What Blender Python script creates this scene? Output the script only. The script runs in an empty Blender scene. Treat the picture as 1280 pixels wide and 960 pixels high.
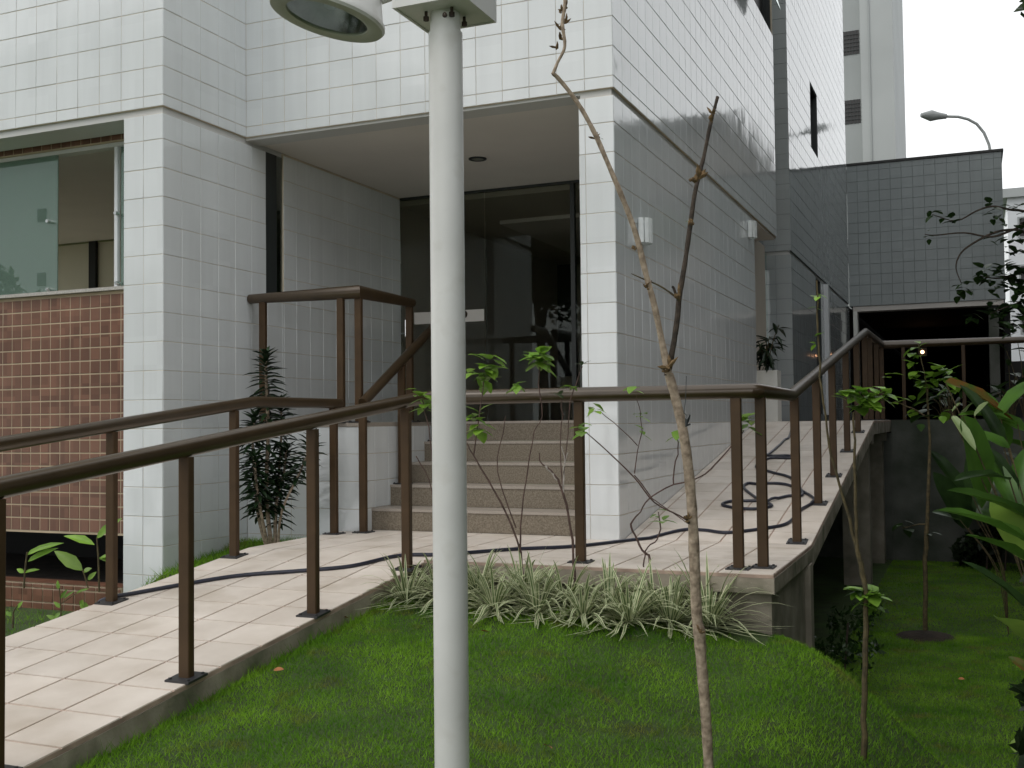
import bpy, math, random
import numpy as np
from mathutils import Vector, Matrix, noise as mnoise
random.seed(7); rng = np.random.default_rng(7)
SC = bpy.context.scene
COL = SC.collection

# ------------------------------------------------------------------ camera
FPX, YAW, PIT, ROL = 1354.38, -.4017, .0363, -.0111
CAM = np.array([2.14, -6.808, .7707])
cF = np.array([math.sin(YAW)*math.cos(PIT), math.cos(YAW)*math.cos(PIT), math.sin(PIT)])
cR = np.cross(cF, [0, 0, 1]); cR /= np.linalg.norm(cR); cU = np.cross(cR, cF)
cR, cU = math.cos(ROL)*cR+math.sin(ROL)*cU, -math.sin(ROL)*cR+math.cos(ROL)*cU
cd = bpy.data.cameras.new('camera'); cam = bpy.data.objects.new('camera', cd); COL.objects.link(cam)
cam.matrix_world = Matrix(((cR[0], cU[0], -cF[0], CAM[0]), (cR[1], cU[1], -cF[1], CAM[1]), (cR[2], cU[2], -cF[2], CAM[2]), (0, 0, 0, 1)))
cd.sensor_width = 36; cd.lens = 36*FPX/1280; cd.clip_start = .05; cd.clip_end = 2000
SC.camera = cam
SC.view_settings.view_transform = 'Standard'; SC.view_settings.look = 'None'
SC.view_settings.gamma = 1; SC.view_settings.exposure = .12; SC.view_settings.use_curve_mapping = False

# ------------------------------------------------------------------ sky and sun (bright overcast)
SUN_EL, SUN_AZ = math.radians(55), math.radians(212)
w = bpy.data.worlds.new('World'); SC.world = w; w.use_nodes = True
nt = w.node_tree; nt.nodes.clear()
sky = nt.nodes.new('ShaderNodeTexSky'); sky.sky_type = 'NISHITA'; sky.sun_disc = False
sky.sun_elevation = SUN_EL; sky.sun_rotation = SUN_AZ; sky.air_density = 1.5; sky.dust_density = 6
mx = nt.nodes.new('ShaderNodeMix'); mx.data_type = 'RGBA'; mx.inputs[0].default_value = .88
mx.inputs[7].default_value = (12.7, 12.9, 13.0, 1)
bg = nt.nodes.new('ShaderNodeBackground'); bg.inputs[1].default_value = .1
wo = nt.nodes.new('ShaderNodeOutputWorld')
nt.links.new(sky.outputs[0], mx.inputs[6]); nt.links.new(mx.outputs[2], bg.inputs[0]); nt.links.new(bg.outputs[0], wo.inputs[0])
sd = bpy.data.lights.new('sun', 'SUN'); sd.energy = .6; sd.angle = math.radians(25); sd.color = (1, .97, .92)
so = bpy.data.objects.new('sun', sd); COL.objects.link(so)
sdir = Vector((math.sin(SUN_AZ)*math.cos(SUN_EL), math.cos(SUN_AZ)*math.cos(SUN_EL), math.sin(SUN_EL)))
so.rotation_euler = sdir.to_track_quat('Z', 'Y').to_euler(); so.location = (0, -10, 30)

# ------------------------------------------------------------------ pixel helpers (photo is 1280x960)
def ray(x, y): return cF+(x-640)/FPX*cR+(480-y)/FPX*cU
def on(ax, v, x, y):
    d = ray(x, y); i = 'XYZ'.index(ax); return CAM+(v-CAM[i])/d[i]*d
def dep(t, x, y): return CAM+t*ray(x, y)
def pr(q):
    d = np.asarray(q, float)-CAM; z = d@cF
    return 640+FPX*(d@cR)/z, 480-FPX*(d@cU)/z, z
def sm(x): x = min(1, max(0, x)); return x*x*(3-2*x)
def lerp(a, b, t): return a+(b-a)*t

# ------------------------------------------------------------------ materials
def mat(name, col, rough=.6, metal=0, spec=.5, nscale=None, namt=.15, bump=0, bscale=60, col2=None, rnd=0, emit=None, coord='Object', detail=4):
    m = bpy.data.materials.new(name); m.use_nodes = True; t = m.node_tree; b = t.nodes['Principled BSDF']
    b.inputs['Base Color'].default_value = (*col, 1); b.inputs['Roughness'].default_value = rough
    b.inputs['Metallic'].default_value = metal; b.inputs['Specular IOR Level'].default_value = spec
    L = t.links
    tc = t.nodes.new('ShaderNodeNewGeometry')
    out = None
    if nscale:
        n = t.nodes.new('ShaderNodeTexNoise'); n.inputs['Scale'].default_value = nscale; n.inputs['Detail'].default_value = detail
        L.new(tc.outputs['Position'], n.inputs['Vector'])
        r = t.nodes.new('ShaderNodeValToRGB'); c2 = col2 or tuple(c*(1-namt) for c in col); c1 = col if col2 else tuple(min(1, c*(1+namt)) for c in col)
        r.color_ramp.elements[0].position = .3; r.color_ramp.elements[1].position = .7
        r.color_ramp.elements[0].color = (*c2, 1); r.color_ramp.elements[1].color = (*c1, 1)
        L.new(n.outputs[0], r.inputs[0]); out = r.outputs[0]
    if rnd:
        oi = t.nodes.new('ShaderNodeObjectInfo')
        mr = t.nodes.new('ShaderNodeMapRange'); mr.inputs[3].default_value = 1-rnd; mr.inputs[4].default_value = 1+rnd
        L.new(oi.outputs['Random'], mr.inputs[0])
        mu = t.nodes.new('ShaderNodeVectorMath'); mu.operation = 'SCALE'
        if out: L.new(out, mu.inputs[0])
        else: mu.inputs[0].default_value = col
        L.new(mr.outputs[0], mu.inputs[3]); out = mu.outputs[0]
    if out: L.new(out, b.inputs['Base Color'])
    if bump:
        n2 = t.nodes.new('ShaderNodeTexNoise'); n2.inputs['Scale'].default_value = bscale; n2.inputs['Detail'].default_value = 5
        L.new(tc.outputs['Position'], n2.inputs['Vector'])
        bp = t.nodes.new('ShaderNodeBump'); bp.inputs['Strength'].default_value = bump; bp.inputs['Distance'].default_value = .01
        L.new(n2.outputs[0], bp.inputs['Height']); L.new(bp.outputs[0], b.inputs['Normal'])
    if emit: b.inputs['Emission Color'].default_value = (*emit[0], 1); b.inputs['Emission Strength'].default_value = emit[1]
    return m
def leafmat(name, col, col2, nscale=6, rough=.4, trans=.3, rnd=.25, spec=.4):
    m = mat(name, col, rough, nscale=nscale, col2=col2, rnd=rnd, spec=spec)
    t = m.node_tree; b = t.nodes['Principled BSDF']; o = t.nodes['Material Output']
    tr = t.nodes.new('ShaderNodeBsdfTranslucent'); ms = t.nodes.new('ShaderNodeMixShader'); ms.inputs[0].default_value = trans
    src = b.inputs['Base Color'].links[0].from_socket
    t.links.new(src, tr.inputs[0]); t.links.new(b.outputs[0], ms.inputs[1]); t.links.new(tr.outputs[0], ms.inputs[2]); t.links.new(ms.outputs[0], o.inputs[0])
    return m
def glassmat(name, tint, ior=1.5, rough=.0):
    m = bpy.data.materials.new(name); m.use_nodes = True; t = m.node_tree; t.nodes.remove(t.nodes['Principled BSDF']); o = t.nodes['Material Output']
    a = t.nodes.new('ShaderNodeBsdfTransparent'); a.inputs[0].default_value = (*tint, 1)
    g = t.nodes.new('ShaderNodeBsdfGlossy'); g.inputs['Roughness'].default_value = rough; g.inputs[0].default_value = (.93, 1, .97, 1)
    f = t.nodes.new('ShaderNodeFresnel'); f.inputs[0].default_value = ior; ms = t.nodes.new('ShaderNodeMixShader')
    # both faces of the pane reflect: scale the single-face fresnel term
    mm = t.nodes.new('ShaderNodeMath'); mm.operation = 'MULTIPLY'; mm.inputs[1].default_value = 1.7; mm.use_clamp = True
    t.links.new(f.outputs[0], mm.inputs[0]); t.links.new(mm.outputs[0], ms.inputs[0]); t.links.new(a.outputs[0], ms.inputs[1]); t.links.new(g.outputs[0], ms.inputs[2]); t.links.new(ms.outputs[0], o.inputs[0])
    return m
def tilemat(name, col, rough, cell, amt, ior=1.5):
    """glazed tile: colour varies a little from tile to tile, faint large stains and a waviness of the glaze"""
    m = mat(name, col, rough, nscale=1.1, namt=.035, bump=.1, bscale=7)
    t = m.node_tree; b = t.nodes['Principled BSDF']; L = t.links; b.inputs['IOR'].default_value = ior
    gq = t.nodes.new('ShaderNodeNewGeometry'); vm = t.nodes.new('ShaderNodeVectorMath'); vm.operation = 'MULTIPLY'; vm.inputs[1].default_value = (9, 9, .55)
    sn = t.nodes.new('ShaderNodeTexNoise'); sn.inputs['Scale'].default_value = 1; sn.inputs['Detail'].default_value = 5; L.new(gq.outputs['Position'], vm.inputs[0]); L.new(vm.outputs[0], sn.inputs['Vector'])
    sr = t.nodes.new('ShaderNodeMapRange'); sr.inputs[1].default_value = .35; sr.inputs[2].default_value = .75; sr.inputs[3].default_value = 1.02; sr.inputs[4].default_value = .95
    L.new(sn.outputs[0], sr.inputs[0]); sv = t.nodes.new('ShaderNodeVectorMath'); sv.operation = 'SCALE'
    L.new(b.inputs['Base Color'].links[0].from_socket, sv.inputs[0]); L.new(sr.outputs[0], sv.inputs[3]); L.new(sv.outputs[0], b.inputs['Base Color'])
    g = t.nodes.new('ShaderNodeNewGeometry'); s = t.nodes.new('ShaderNodeVectorMath'); s.operation = 'SNAP'; s.inputs[1].default_value = (cell,)*3
    L.new(g.outputs['Position'], s.inputs[0]); wn = t.nodes.new('ShaderNodeTexWhiteNoise'); L.new(s.outputs[0], wn.inputs[0])
    mr = t.nodes.new('ShaderNodeMapRange'); mr.inputs[3].default_value = 1-amt; mr.inputs[4].default_value = 1+amt*.4
    L.new(wn.outputs[0], mr.inputs[0]); mu = t.nodes.new('ShaderNodeVectorMath'); mu.operation = 'SCALE'
    L.new(b.inputs['Base Color'].links[0].from_socket, mu.inputs[0]); L.new(mr.outputs[0], mu.inputs[3]); L.new(mu.outputs[0], b.inputs['Base Color'])
    return m
M = {}
M['tile'] = tilemat('white_glazed_tile', (.71, .735, .745), .07, .2, .03, 1.75)
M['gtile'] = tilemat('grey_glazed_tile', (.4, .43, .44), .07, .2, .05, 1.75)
M['btile'] = tilemat('shaded_grey_tile', (.27, .305, .31), .25, .2, .06)  # darker copy of the grey tile, the parking block's shade put into its colour
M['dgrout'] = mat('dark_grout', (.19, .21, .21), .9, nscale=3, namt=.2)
M['grout'] = mat('tan_grout', (.58, .5, .39), .9, nscale=3, namt=.2)
M['groove'] = mat('grey_joint', (.58, .58, .57), .8)
M['mosaic'] = tilemat('terracotta_tile', (.19, .092, .06), .3, .085, .3)
M['mgrout'] = mat('pale_grout', (.46, .37, .26), .9, nscale=4, namt=.15)
M['plaster'] = mat('grey_plaster', (.72, .68, .64), .9, nscale=1.5, namt=.04)
M['inner'] = mat('lobby_plaster', (.5, .45, .38), .8, nscale=1.5, namt=.05)
M['room'] = mat('room_plaster', (.6, .56, .45), .8, nscale=1.5, namt=.04)
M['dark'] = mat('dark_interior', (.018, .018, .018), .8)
M['concrete'] = mat('weathered_concrete', (.36, .32, .26), .9, nscale=5, col2=(.17, .155, .12), bump=.3, bscale=40, detail=8)
M['mossy'] = mat('mossy_dark_concrete', (.13, .135, .12), .9, nscale=2.2, col2=(.035, .045, .03), bump=.4, bscale=30, detail=9)
M['edge'] = mat('slab_edge_concrete', (.42, .37, .3), .85, nscale=7, col2=(.24, .21, .16), bump=.25, bscale=60, detail=8)
M['granite'] = mat('speckled_granite', (.26, .22, .165), .6, nscale=110, col2=(.13, .105, .075), detail=2)
M['nosing'] = mat('honed_granite_top', (.42, .37, .32), .5, nscale=160, col2=(.3, .26, .22), detail=2)
M['paving'] = mat('cream_paving', (.74, .67, .6), .55, nscale=4.5, col2=(.6, .53, .46), rnd=.05, bump=.08, bscale=90, detail=10)
M['pgrout'] = mat('paving_grout', (.42, .31, .25), .9, nscale=8, namt=.3)
M['bronze'] = mat('bronze_aluminium', (.058, .037, .018), .28, metal=.2, spec=.9, nscale=9, namt=.12)
M['post'] = mat('bronze_post', (.064, .037, .017), .5, metal=0, spec=.3, nscale=9, namt=.15)
M['plate'] = mat('dark_base_plate', (.03, .03, .032), .5)
M['white_metal'] = mat('white_powder_coat', (.68, .68, .66), .4, nscale=3.5, namt=.07, bump=.05, bscale=300)
M['lampring'] = mat('aged_lamp_ring', (.38, .4, .32), .4, nscale=6, namt=.1)
M['reflector'] = mat('lamp_reflector', (.42, .43, .38), .28, metal=.5, nscale=12, namt=.5)
M['bolt'] = mat('rusty_bolt', (.05, .035, .025), .6, metal=.5)
M['glass'] = glassmat('clear_glass', (.55, .62, .58))
M['gglass'] = glassmat('green_glass', (.45, .62, .55), 1.9)
M['rglass'] = glassmat('room_window_glass', (.62, .8, .7), 1.75)
def film(m, col, f):   # thin milky film on the pane
    t = m.node_tree; o = t.nodes['Material Output']; src = o.inputs[0].links[0].from_socket
    d = t.nodes.new('ShaderNodeBsdfDiffuse'); d.inputs[0].default_value = (*col, 1); k = t.nodes.new('ShaderNodeMixShader'); k.inputs[0].default_value = f
    t.links.new(src, k.inputs[1]); t.links.new(d.outputs[0], k.inputs[2]); t.links.new(k.outputs[0], o.inputs[0])
film(M['rglass'], (.5, .64, .57), .17)
M['lglass'] = glassmat('lobby_glass', (.85, .86, .84), 1.22)
M['frame'] = mat('dark_window_frame', (.03, .035, .035), .4)
M['alu'] = mat('white_aluminium', (.7, .72, .74), .3)
M['chrome'] = mat('chrome_fitting', (.8, .8, .8), .15, metal=1)
M['sill'] = mat('pale_granite_sill', (.42, .4, .37), .5, nscale=80, namt=.25)
M['counter'] = mat('white_counter', (.75, .72, .68), .4)
M['opal'] = mat('frosted_lamp_glass', (.85, .88, .88), .15, nscale=20, namt=.05)
M['clearlamp'] = glassmat('lamp_glass', (.75, .85, .85), 1.6, .05)
M['hose'] = mat('dark_blue_hose', (.018, .02, .035), .35, nscale=30, namt=.3)
M['soil'] = mat('dark_soil', (.028, .02, .014), 1, nscale=9, namt=.5, bump=.8, bscale=30)
M['turf'] = mat('turf_ground', (.045, .09, .015), 1, nscale=7, col2=(.03, .045, .012), bump=.6, bscale=50)
M['bark'] = mat('tan_bark', (.5, .4, .3), .85, nscale=45, col2=(.2, .15, .105), bump=.5, bscale=70, detail=6)
M['barkd'] = mat('dark_bark', (.075, .055, .04), .9, nscale=35, col2=(.025, .02, .015), bump=.5, bscale=70)
M['barkg'] = mat('green_brown_bark', (.13, .1, .045), .85, nscale=30, col2=(.05, .04, .02), bump=.4, bscale=70)
M['twig'] = mat('purplish_twig', (.1, .06, .05), .8, nscale=30, namt=.4)
M['pale_twig'] = mat('pale_twig', (.4, .36, .33), .8, nscale=30, namt=.3)
M['bud'] = mat('dry_bud', (.14, .09, .04), .9, nscale=60, namt=.5)
M['leaf'] = leafmat('fresh_leaf', (.24, .42, .05), (.12, .25, .03), 9)
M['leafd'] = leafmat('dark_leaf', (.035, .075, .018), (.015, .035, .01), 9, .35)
M['drac'] = leafmat('dracaena_leaf', (.02, .045, .016), (.008, .018, .008), 9, .3, .12)
M['paddle'] = leafmat('paddle_leaf', (.1, .23, .03), (.04, .1, .016), 4, .33, .28, .35)
M['paddleb'] = leafmat('bright_paddle_leaf', (.26, .4, .07), (.15, .27, .04), 5, .35, .3, .1)
M['paddler'] = leafmat('reddening_leaf', (.24, .06, .02), (.06, .12, .02), 11, .45, .25, .2)
M['pale_leaf'] = leafmat('pale_striped_leaf', (.33, .42, .2), (.22, .3, .12), 9, .4, .25, .1)
M['crown'] = leafmat('tree_foliage', (.05, .1, .02), (.02, .045, .01), 1.2, .5, .3, .1)
M['cream'] = leafmat('cream_leaf_margin', (.74, .74, .5), (.52, .55, .33), 14, .5, .25, .1)
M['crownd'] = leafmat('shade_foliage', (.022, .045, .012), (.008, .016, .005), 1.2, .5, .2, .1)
M['spgreen'] = leafmat('spider_leaf_green', (.2, .27, .12), (.11, .17, .06), 14, .5, .25, .1)
M['fallen'] = mat('dry_fallen_leaf', (.35, .14, .05), .8, nscale=30, namt=.3)
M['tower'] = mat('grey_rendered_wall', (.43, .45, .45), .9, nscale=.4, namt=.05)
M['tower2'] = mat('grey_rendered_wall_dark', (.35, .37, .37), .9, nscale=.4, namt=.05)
M['towerwin'] = mat('dark_grille', (.03, .028, .028), .5)
M['mid'] = mat('brown_grey_render', (.14, .13, .12), .9, nscale=.6, namt=.2)
M['pot'] = mat('white_planter', (.78, .78, .74), .4, nscale=4, namt=.06)
M['bulb'] = mat('warm_bulb', (1, .8, .6), .5, emit=((1, .5, .25), 7))
M['cap'] = mat('dark_parapet_cap', (.06, .06, .06), .7)
M['grass'] = leafmat('grass_blades', (.25, .46, .04), (.09, .23, .018), 2.6, .6, .35, 0, .08)

def patchy(m, col, scale, lo, hi):
    t = m.node_tree; b = t.nodes['Principled BSDF']; L = t.links; src = b.inputs['Base Color'].links[0].from_socket
    g = t.nodes.new('ShaderNodeNewGeometry'); n = t.nodes.new('ShaderNodeTexNoise'); n.inputs['Scale'].default_value = scale; n.inputs['Detail'].default_value = 6; L.new(g.outputs['Position'], n.inputs['Vector'])
    mr = t.nodes.new('ShaderNodeMapRange'); mr.inputs[1].default_value = lo; mr.inputs[2].default_value = hi; L.new(n.outputs[0], mr.inputs[0])
    mx_ = t.nodes.new('ShaderNodeMix'); mx_.data_type = 'RGBA'; mx_.inputs[7].default_value = (*col, 1); L.new(mr.outputs[0], mx_.inputs[0]); L.new(src, mx_.inputs[6])
    for l in list(src.links):
        if l.to_node != mx_: L.new(mx_.outputs[2], l.to_socket)
patchy(M['grass'], (.24, .2, .06), 6., .56, .8); patchy(M['paving'], (.45, .38, .3), 3., .52, .85)
patchy(M['edge'], (.1, .11, .06), 4., .5, .7); patchy(M['white_metal'], (.5, .48, .43), 9, .55, .95)
# ------------------------------------------------------------------ builders
W = {}
def wl(o): return W.get(o.name, np.zeros(3)) if o else np.zeros(3)
def tag(o, label=None, cat=None, group=None, kind=None):
    if label: o['label'] = label
    if cat: o['category'] = cat
    if group: o['group'] = group
    if kind: o['kind'] = kind
    return o
def thing(name, label, cat, loc=(0, 0, 0), group=None):
    o = bpy.data.objects.new(name, None); COL.objects.link(o); o.location = loc; o.empty_display_size = .1
    W[o.name] = np.array(loc, float); return tag(o, label, cat, group)
class MB:
    def __init__(s): s.v = []; s.f = []; s.m = []
    def add(s, vs, fs, mi=0):
        b = len(s.v); s.v += [tuple(map(float, q)) for q in vs]; s.f += [tuple(b+i for i in f) for f in fs]; s.m += [mi]*len(fs); return s
    def box(s, x0, x1, y0, y1, z0, z1, mi=0, bev=0):
        if bev:
            return s.prism([(x0+bev, y0), (x1-bev, y0), (x1, y0+bev), (x1, y1-bev), (x1-bev, y1), (x0+bev, y1), (x0, y1-bev), (x0, y0+bev)], z0, z1, mi)
        return s.add([(x0, y0, z0), (x1, y0, z0), (x1, y1, z0), (x0, y1, z0), (x0, y0, z1), (x1, y0, z1), (x1, y1, z1), (x0, y1, z1)],
                     [(0, 3, 2, 1), (4, 5, 6, 7), (0, 1, 5, 4), (1, 2, 6, 5), (2, 3, 7, 6), (3, 0, 4, 7)], mi)
    def prism(s, poly, z0, z1, mi=0):
        """poly in x,y counter-clockwise; z0/z1 number or function of (x,y)"""
        f0 = z0 if callable(z0) else (lambda x, y: z0); f1 = z1 if callable(z1) else (lambda x, y: z1); n = len(poly)
        return s.add([(x, y, f0(x, y)) for x, y in poly]+[(x, y, f1(x, y)) for x, y in poly],
                     [tuple(range(n))[::-1], tuple(range(n, 2*n))]+[(i, (i+1) % n, n+(i+1) % n, n+i) for i in range(n)], mi)
    def tube(s, pts, rad, n=10, mi=0, cap=True):
        P = [np.array(p, float) for p in pts]; k = len(P)
        R = rad if hasattr(rad, '__len__') else [rad]*k
        vs = []; fs = []; ref = None
        for i in range(k):
            if i == 0: t = P[1]-P[0]
            elif i == k-1: t = P[-1]-P[-2]
            else:
                a = P[i]-P[i-1]; b = P[i+1]-P[i]; t = a/np.linalg.norm(a)+b/np.linalg.norm(b)
            t = t/np.linalg.norm(t)
            if ref is None:
                ref = np.array([0, 0, 1.]) if abs(t[2]) < .9 else np.array([1., 0, 0])
            u = np.cross(t, ref); u /= np.linalg.norm(u); v = np.cross(u, t); ref = v
            sc = 1.
            if 0 < i < k-1:
                a = P[i]-P[i-1]; a = a/np.linalg.norm(a); sc = 1/max(.5, abs(a@t))
            for j in range(n):
                an = 2*math.pi*j/n; vs.append(P[i]+R[i]*(math.cos(an)*u+math.sin(an)*v)*(sc if R[i] > .03 else 1))
        for i in range(k-1):
            for j in range(n):
                fs.append((i*n+j, i*n+(j+1) % n, (i+1)*n+(j+1) % n, (i+1)*n+j))
        if cap: fs.append(tuple(range(n))[::-1]); fs.append(tuple((k-1)*n+j for j in range(n)))
        return s.add(vs, fs, mi)
    def lathe(s, c, axis, prof, n=28, mi=0):
        """profile of (radius, height along axis)"""
        a = np.array(axis, float); a /= np.linalg.norm(a); ref = np.array([0, 0, 1.]) if abs(a[2]) < .9 else np.array([1., 0, 0])
        u = np.cross(a, ref); u /= np.linalg.norm(u); v = np.cross(a, u); c = np.array(c, float); vs = []; fs = []
        for r, h in prof:
            for j in range(n):
                an = 2*math.pi*j/n; vs.append(c+a*h+r*(math.cos(an)*u+math.sin(an)*v))
        for i in range(len(prof)-1):
            for j in range(n): fs.append((i*n+j, i*n+(j+1) % n, (i+1)*n+(j+1) % n, (i+1)*n+j))
        return s.add(vs, fs, mi)
    def build(s, name, mats, parent=None, smooth=False, **tags):
        me = bpy.data.meshes.new(name); o0 = wl(parent)
        V = [(a-o0[0], b-o0[1], c-o0[2]) for a, b, c in s.v]
        me.from_pydata(V, [], s.f); mats = mats if isinstance(mats, (list, tuple)) else [mats]
        for m_ in mats: me.materials.append(m_)
        if len(mats) > 1: me.polygons.foreach_set('material_index', s.m)
        if smooth: me.polygons.foreach_set('use_smooth', [True]*len(me.polygons))
        me.validate(); me.update()
        if smooth:
            try: me.set_sharp_from_angle(angle=math.radians(40))
            except Exception: pass
        o = bpy.data.objects.new(name, me); COL.objects.link(o)
        if parent: o.parent = parent; W[o.name] = o0
        return tag(o, **tags)

# ------------------------------------------------------------------ tiled faces
# a face: name of the tile, wall it belongs to, frame (origin o, u, v, n), rect in u,v, tile grid lines
class Tiles:
    def __init__(s, root, name, mats, pitch, joint, thick, limit=300, ju=None):
        s.ju = ju or joint; s.alt = {}
        s.root, s.name, s.mat, s.pitch, s.joint, s.thick, s.limit = root, name, mats, pitch, joint, thick, limit; s.t = []
    def face(s, wall, o, u, v, rect, gu=0, gv=0, cond=None):
        o, u, v = (np.array(q, float) for q in (o, u, v)); p = s.pitch
        u0, u1, v0, v1 = rect
        i0, i1 = math.floor((u0-gu)/p), math.ceil((u1-gu)/p); j0, j1 = math.floor((v0-gv)/p), math.ceil((v1-gv)/p)
        for i in range(i0, i1):
            for j in range(j0, j1):
                a, b = max(u0, gu+i*p), min(u1, gu+(i+1)*p); c, d = max(v0, gv+j*p), min(v1, gv+(j+1)*p)
                if b-a < .02 or d-c < .02: continue
                if cond and not cond((a+b)/2, (c+d)/2): continue
                s.t.append((wall, o+u*(a+b)/2+v*(c+d)/2, u, v, b-a-s.ju, d-c-s.joint))
    def area(s, t):
        w_, c, u, v, a, b = t; n = np.cross(u, v)
        if n@(CAM-c) <= 0: return 0
        P = [pr(c+u*a/2*i+v*b/2*j) for i, j in ((-1, -1), (1, -1), (1, 1), (-1, 1))]
        if min(p[2] for p in P) < .1: return 0
        cx_, cy_ = sum(p[0] for p in P)/4, sum(p[1] for p in P)/4
        if not (-5 < cx_ < 1285 and -5 < cy_ < 965): return 0
        return .5*abs(sum(P[i][0]*P[(i+1) % 4][1]-P[(i+1) % 4][0]*P[i][1] for i in range(4)))
    def build(s):
        s.t.sort(key=lambda t: -s.area(t)); meshes = {}
        def geo(a, b, jit=None):
            e = min(.0025, a*.1); h = s.thick; j = jit if jit is not None else [0]*4
            V = [(-a/2, -b/2, -.001), (a/2, -b/2, -.001), (a/2, b/2, -.001), (-a/2, b/2, -.001),
                 (-a/2+e, -b/2+e, h+j[0]), (a/2-e, -b/2+e, h+j[1]), (a/2-e, b/2-e, h+j[2]), (-a/2+e, b/2-e, h+j[3])]
            return V, [(4, 5, 6, 7), (0, 1, 5, 4), (1, 2, 6, 5), (2, 3, 7, 6), (3, 0, 4, 7)]
        for t in s.t[:s.limit]:
            wall, c, u, v, a, b = t; k = (round(a, 3), round(b, 3))
            if k not in meshes:
                me = bpy.data.meshes.new(s.name); V, F = geo(*k); me.from_pydata(V, [], F); me.materials.append(s.mat); meshes[k] = me
            o = bpy.data.objects.new(s.name, meshes[k]); COL.objects.link(o); o.parent = wall
            n = np.cross(u, v); R_ = Matrix(((u[0], v[0], n[0]), (u[1], v[1], n[1]), (u[2], v[2], n[2])))
            E_ = Matrix.Rotation(random.gauss(0, .004), 3, 'X') @ Matrix.Rotation(random.gauss(0, .004), 3, 'Y')
            mw = (R_ @ E_).to_4x4(); mw.translation = Vector(c-wl(wall)); o.matrix_basis = mw
        rest = {}
        for t in s.t[s.limit:]: rest.setdefault(t[0].name if t[0] else '', []).append(t)
        first = True
        mb = MB()
        for t in s.t[s.limit:]:
            wall, c, u, v, a, b = t; n = np.cross(u, v)
            e = rng.normal(0, .00028, 2); V, F = geo(a, b, [e[0]+e[1], -e[0]+e[1], -e[0]-e[1], e[0]-e[1]])
            mb.add([c+u*p[0]+v*p[1]+n*p[2] for p in V], F)
        if mb.v: mb.build(s.name, s.mat, s.root, kind='stuff')

X_, Y_, Z_ = (1, 0, 0), (0, 1, 0), (0, 0, 1)
G = .0015   # tile plane sits this far in front of the grout
ZJ0, ZJ1 = 2.94, 2.99    # joint between ground floor and upper floors
TOP = 12.

# ================================================================== GROUND
def mound(x, y):
    return -.165+.115*(min(y, -1.7)+1.7)-.14*sm((x-.2)/1.0)
def ground(x, y):
    if x > -1.4:
        f = max(x-1.17, -.3)*.9+(y+1.3)*.6
        s = sm(max(f/.92, (x-1.3)/1.0)); z = lerp(mound(x, y), -.95, s)
        if x < -.7: z -= .05*sm((-.7-x)/.3)
        z += .014*mnoise.noise(Vector((x*1.7, y*1.7, 0)))
        return z
    a = -.1+.115*min(0, y+.1)*1.2
    a = lerp(a, min(a, -.52), max(sm((-2.93-x)/.12), sm((-1.0-y)/.6)*sm((-2.25-x)/.3)))
    return a-.0
xs = np.unique(np.concatenate([np.linspace(-60, -8, 12), np.linspace(-8, -3.5, 16), np.linspace(-3.5, 3, 66), np.linspace(3, 8, 14), np.linspace(8, 60, 12), [-400, 400]]))
ys = np.unique(np.concatenate([np.linspace(-60, -8, 12), np.linspace(-8, -4.5, 12), np.linspace(-4.5, 1.5, 61), np.linspace(1.5, 8, 18), np.linspace(8, 60, 12), [-400, 400]]))
mb = MB(); nx = len(xs)
mb.add([(x, y, ground(x, y)) for y in ys for x in xs], [(j*nx+i, j*nx+i+1, (j+1)*nx+i+1, (j+1)*nx+i) for j in range(len(ys)-1) for i in range(nx-1)])
mb.build('ground', M['turf'], smooth=True, kind='structure')

# grass blades
def grass(name, n, region, hmin, hmax, m, accept, **t):
    x0, x1, y0, y1 = region; pts = []
    X = rng.uniform(x0, x1, n); Y = rng.uniform(y0, y1, n)
    keep = [i for i in range(n) if accept(X[i], Y[i])]
    X, Y = X[keep], Y[keep]; k = len(X)
    Zg = np.array([ground(a, b) for a, b in zip(X, Y)])-.004
    patch = np.array([mnoise.noise(Vector((a*2.3, b*2.3, 5))) for a, b in zip(X, Y)])
    H = rng.uniform(hmin, hmax, k)*(1+.35*patch); a = rng.uniform(0, 2*math.pi, k); wd = rng.uniform(.0016, .003, k)
    le = rng.uniform(.3, 1.1, k)*H; b = rng.uniform(0, 2*math.pi, k)
    V = np.zeros((k, 3, 3)); ca, sa = np.cos(a)*wd, np.sin(a)*wd
    V[:, 0] = np.stack([X-ca, Y-sa, Zg], 1); V[:, 1] = np.stack([X+ca, Y+sa, Zg], 1)
    V[:, 2] = np.stack([X+np.cos(b)*le, Y+np.sin(b)*le, Zg+H], 1)
    me = bpy.data.meshes.new(name); me.vertices.add(3*k); me.vertices.foreach_set('co', V.ravel())
    me.loops.add(3*k); me.loops.foreach_set('vertex_index', np.arange(3*k)); me.polygons.add(k)
    me.polygons.foreach_set('loop_start', np.arange(0, 3*k, 3)); me.update(calc_edges=True); me.materials.append(m)
    o = bpy.data.objects.new(name, me); COL.objects.link(o); return tag(o, kind='stuff', **t)
grass('lawn_grass', 640000, (-.8, 3.0, -4.3, 7.35), .012, .027, M['grass'],
      lambda x, y: (y < -1.55 or x > 1.2) and x < 2.75 and x < 2.14+.1*(y+6.8)+.5 and (y < 2.5 or rng.random() < .5),
      label='short green lawn sloping down beside the ramp', cat='grass')
grass('edge_grass', 26000, (-.78, 1.3, -4.3, -1.5), .03, .065, M['grass'],
      lambda x, y: (x < -.70 or (rng.random() < .10 and mnoise.noise(Vector((x*1.4, y*1.4, 9))) > .12)), label='longer ragged grass along the ramp edge and in scattered clumps', cat='grass')
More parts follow.
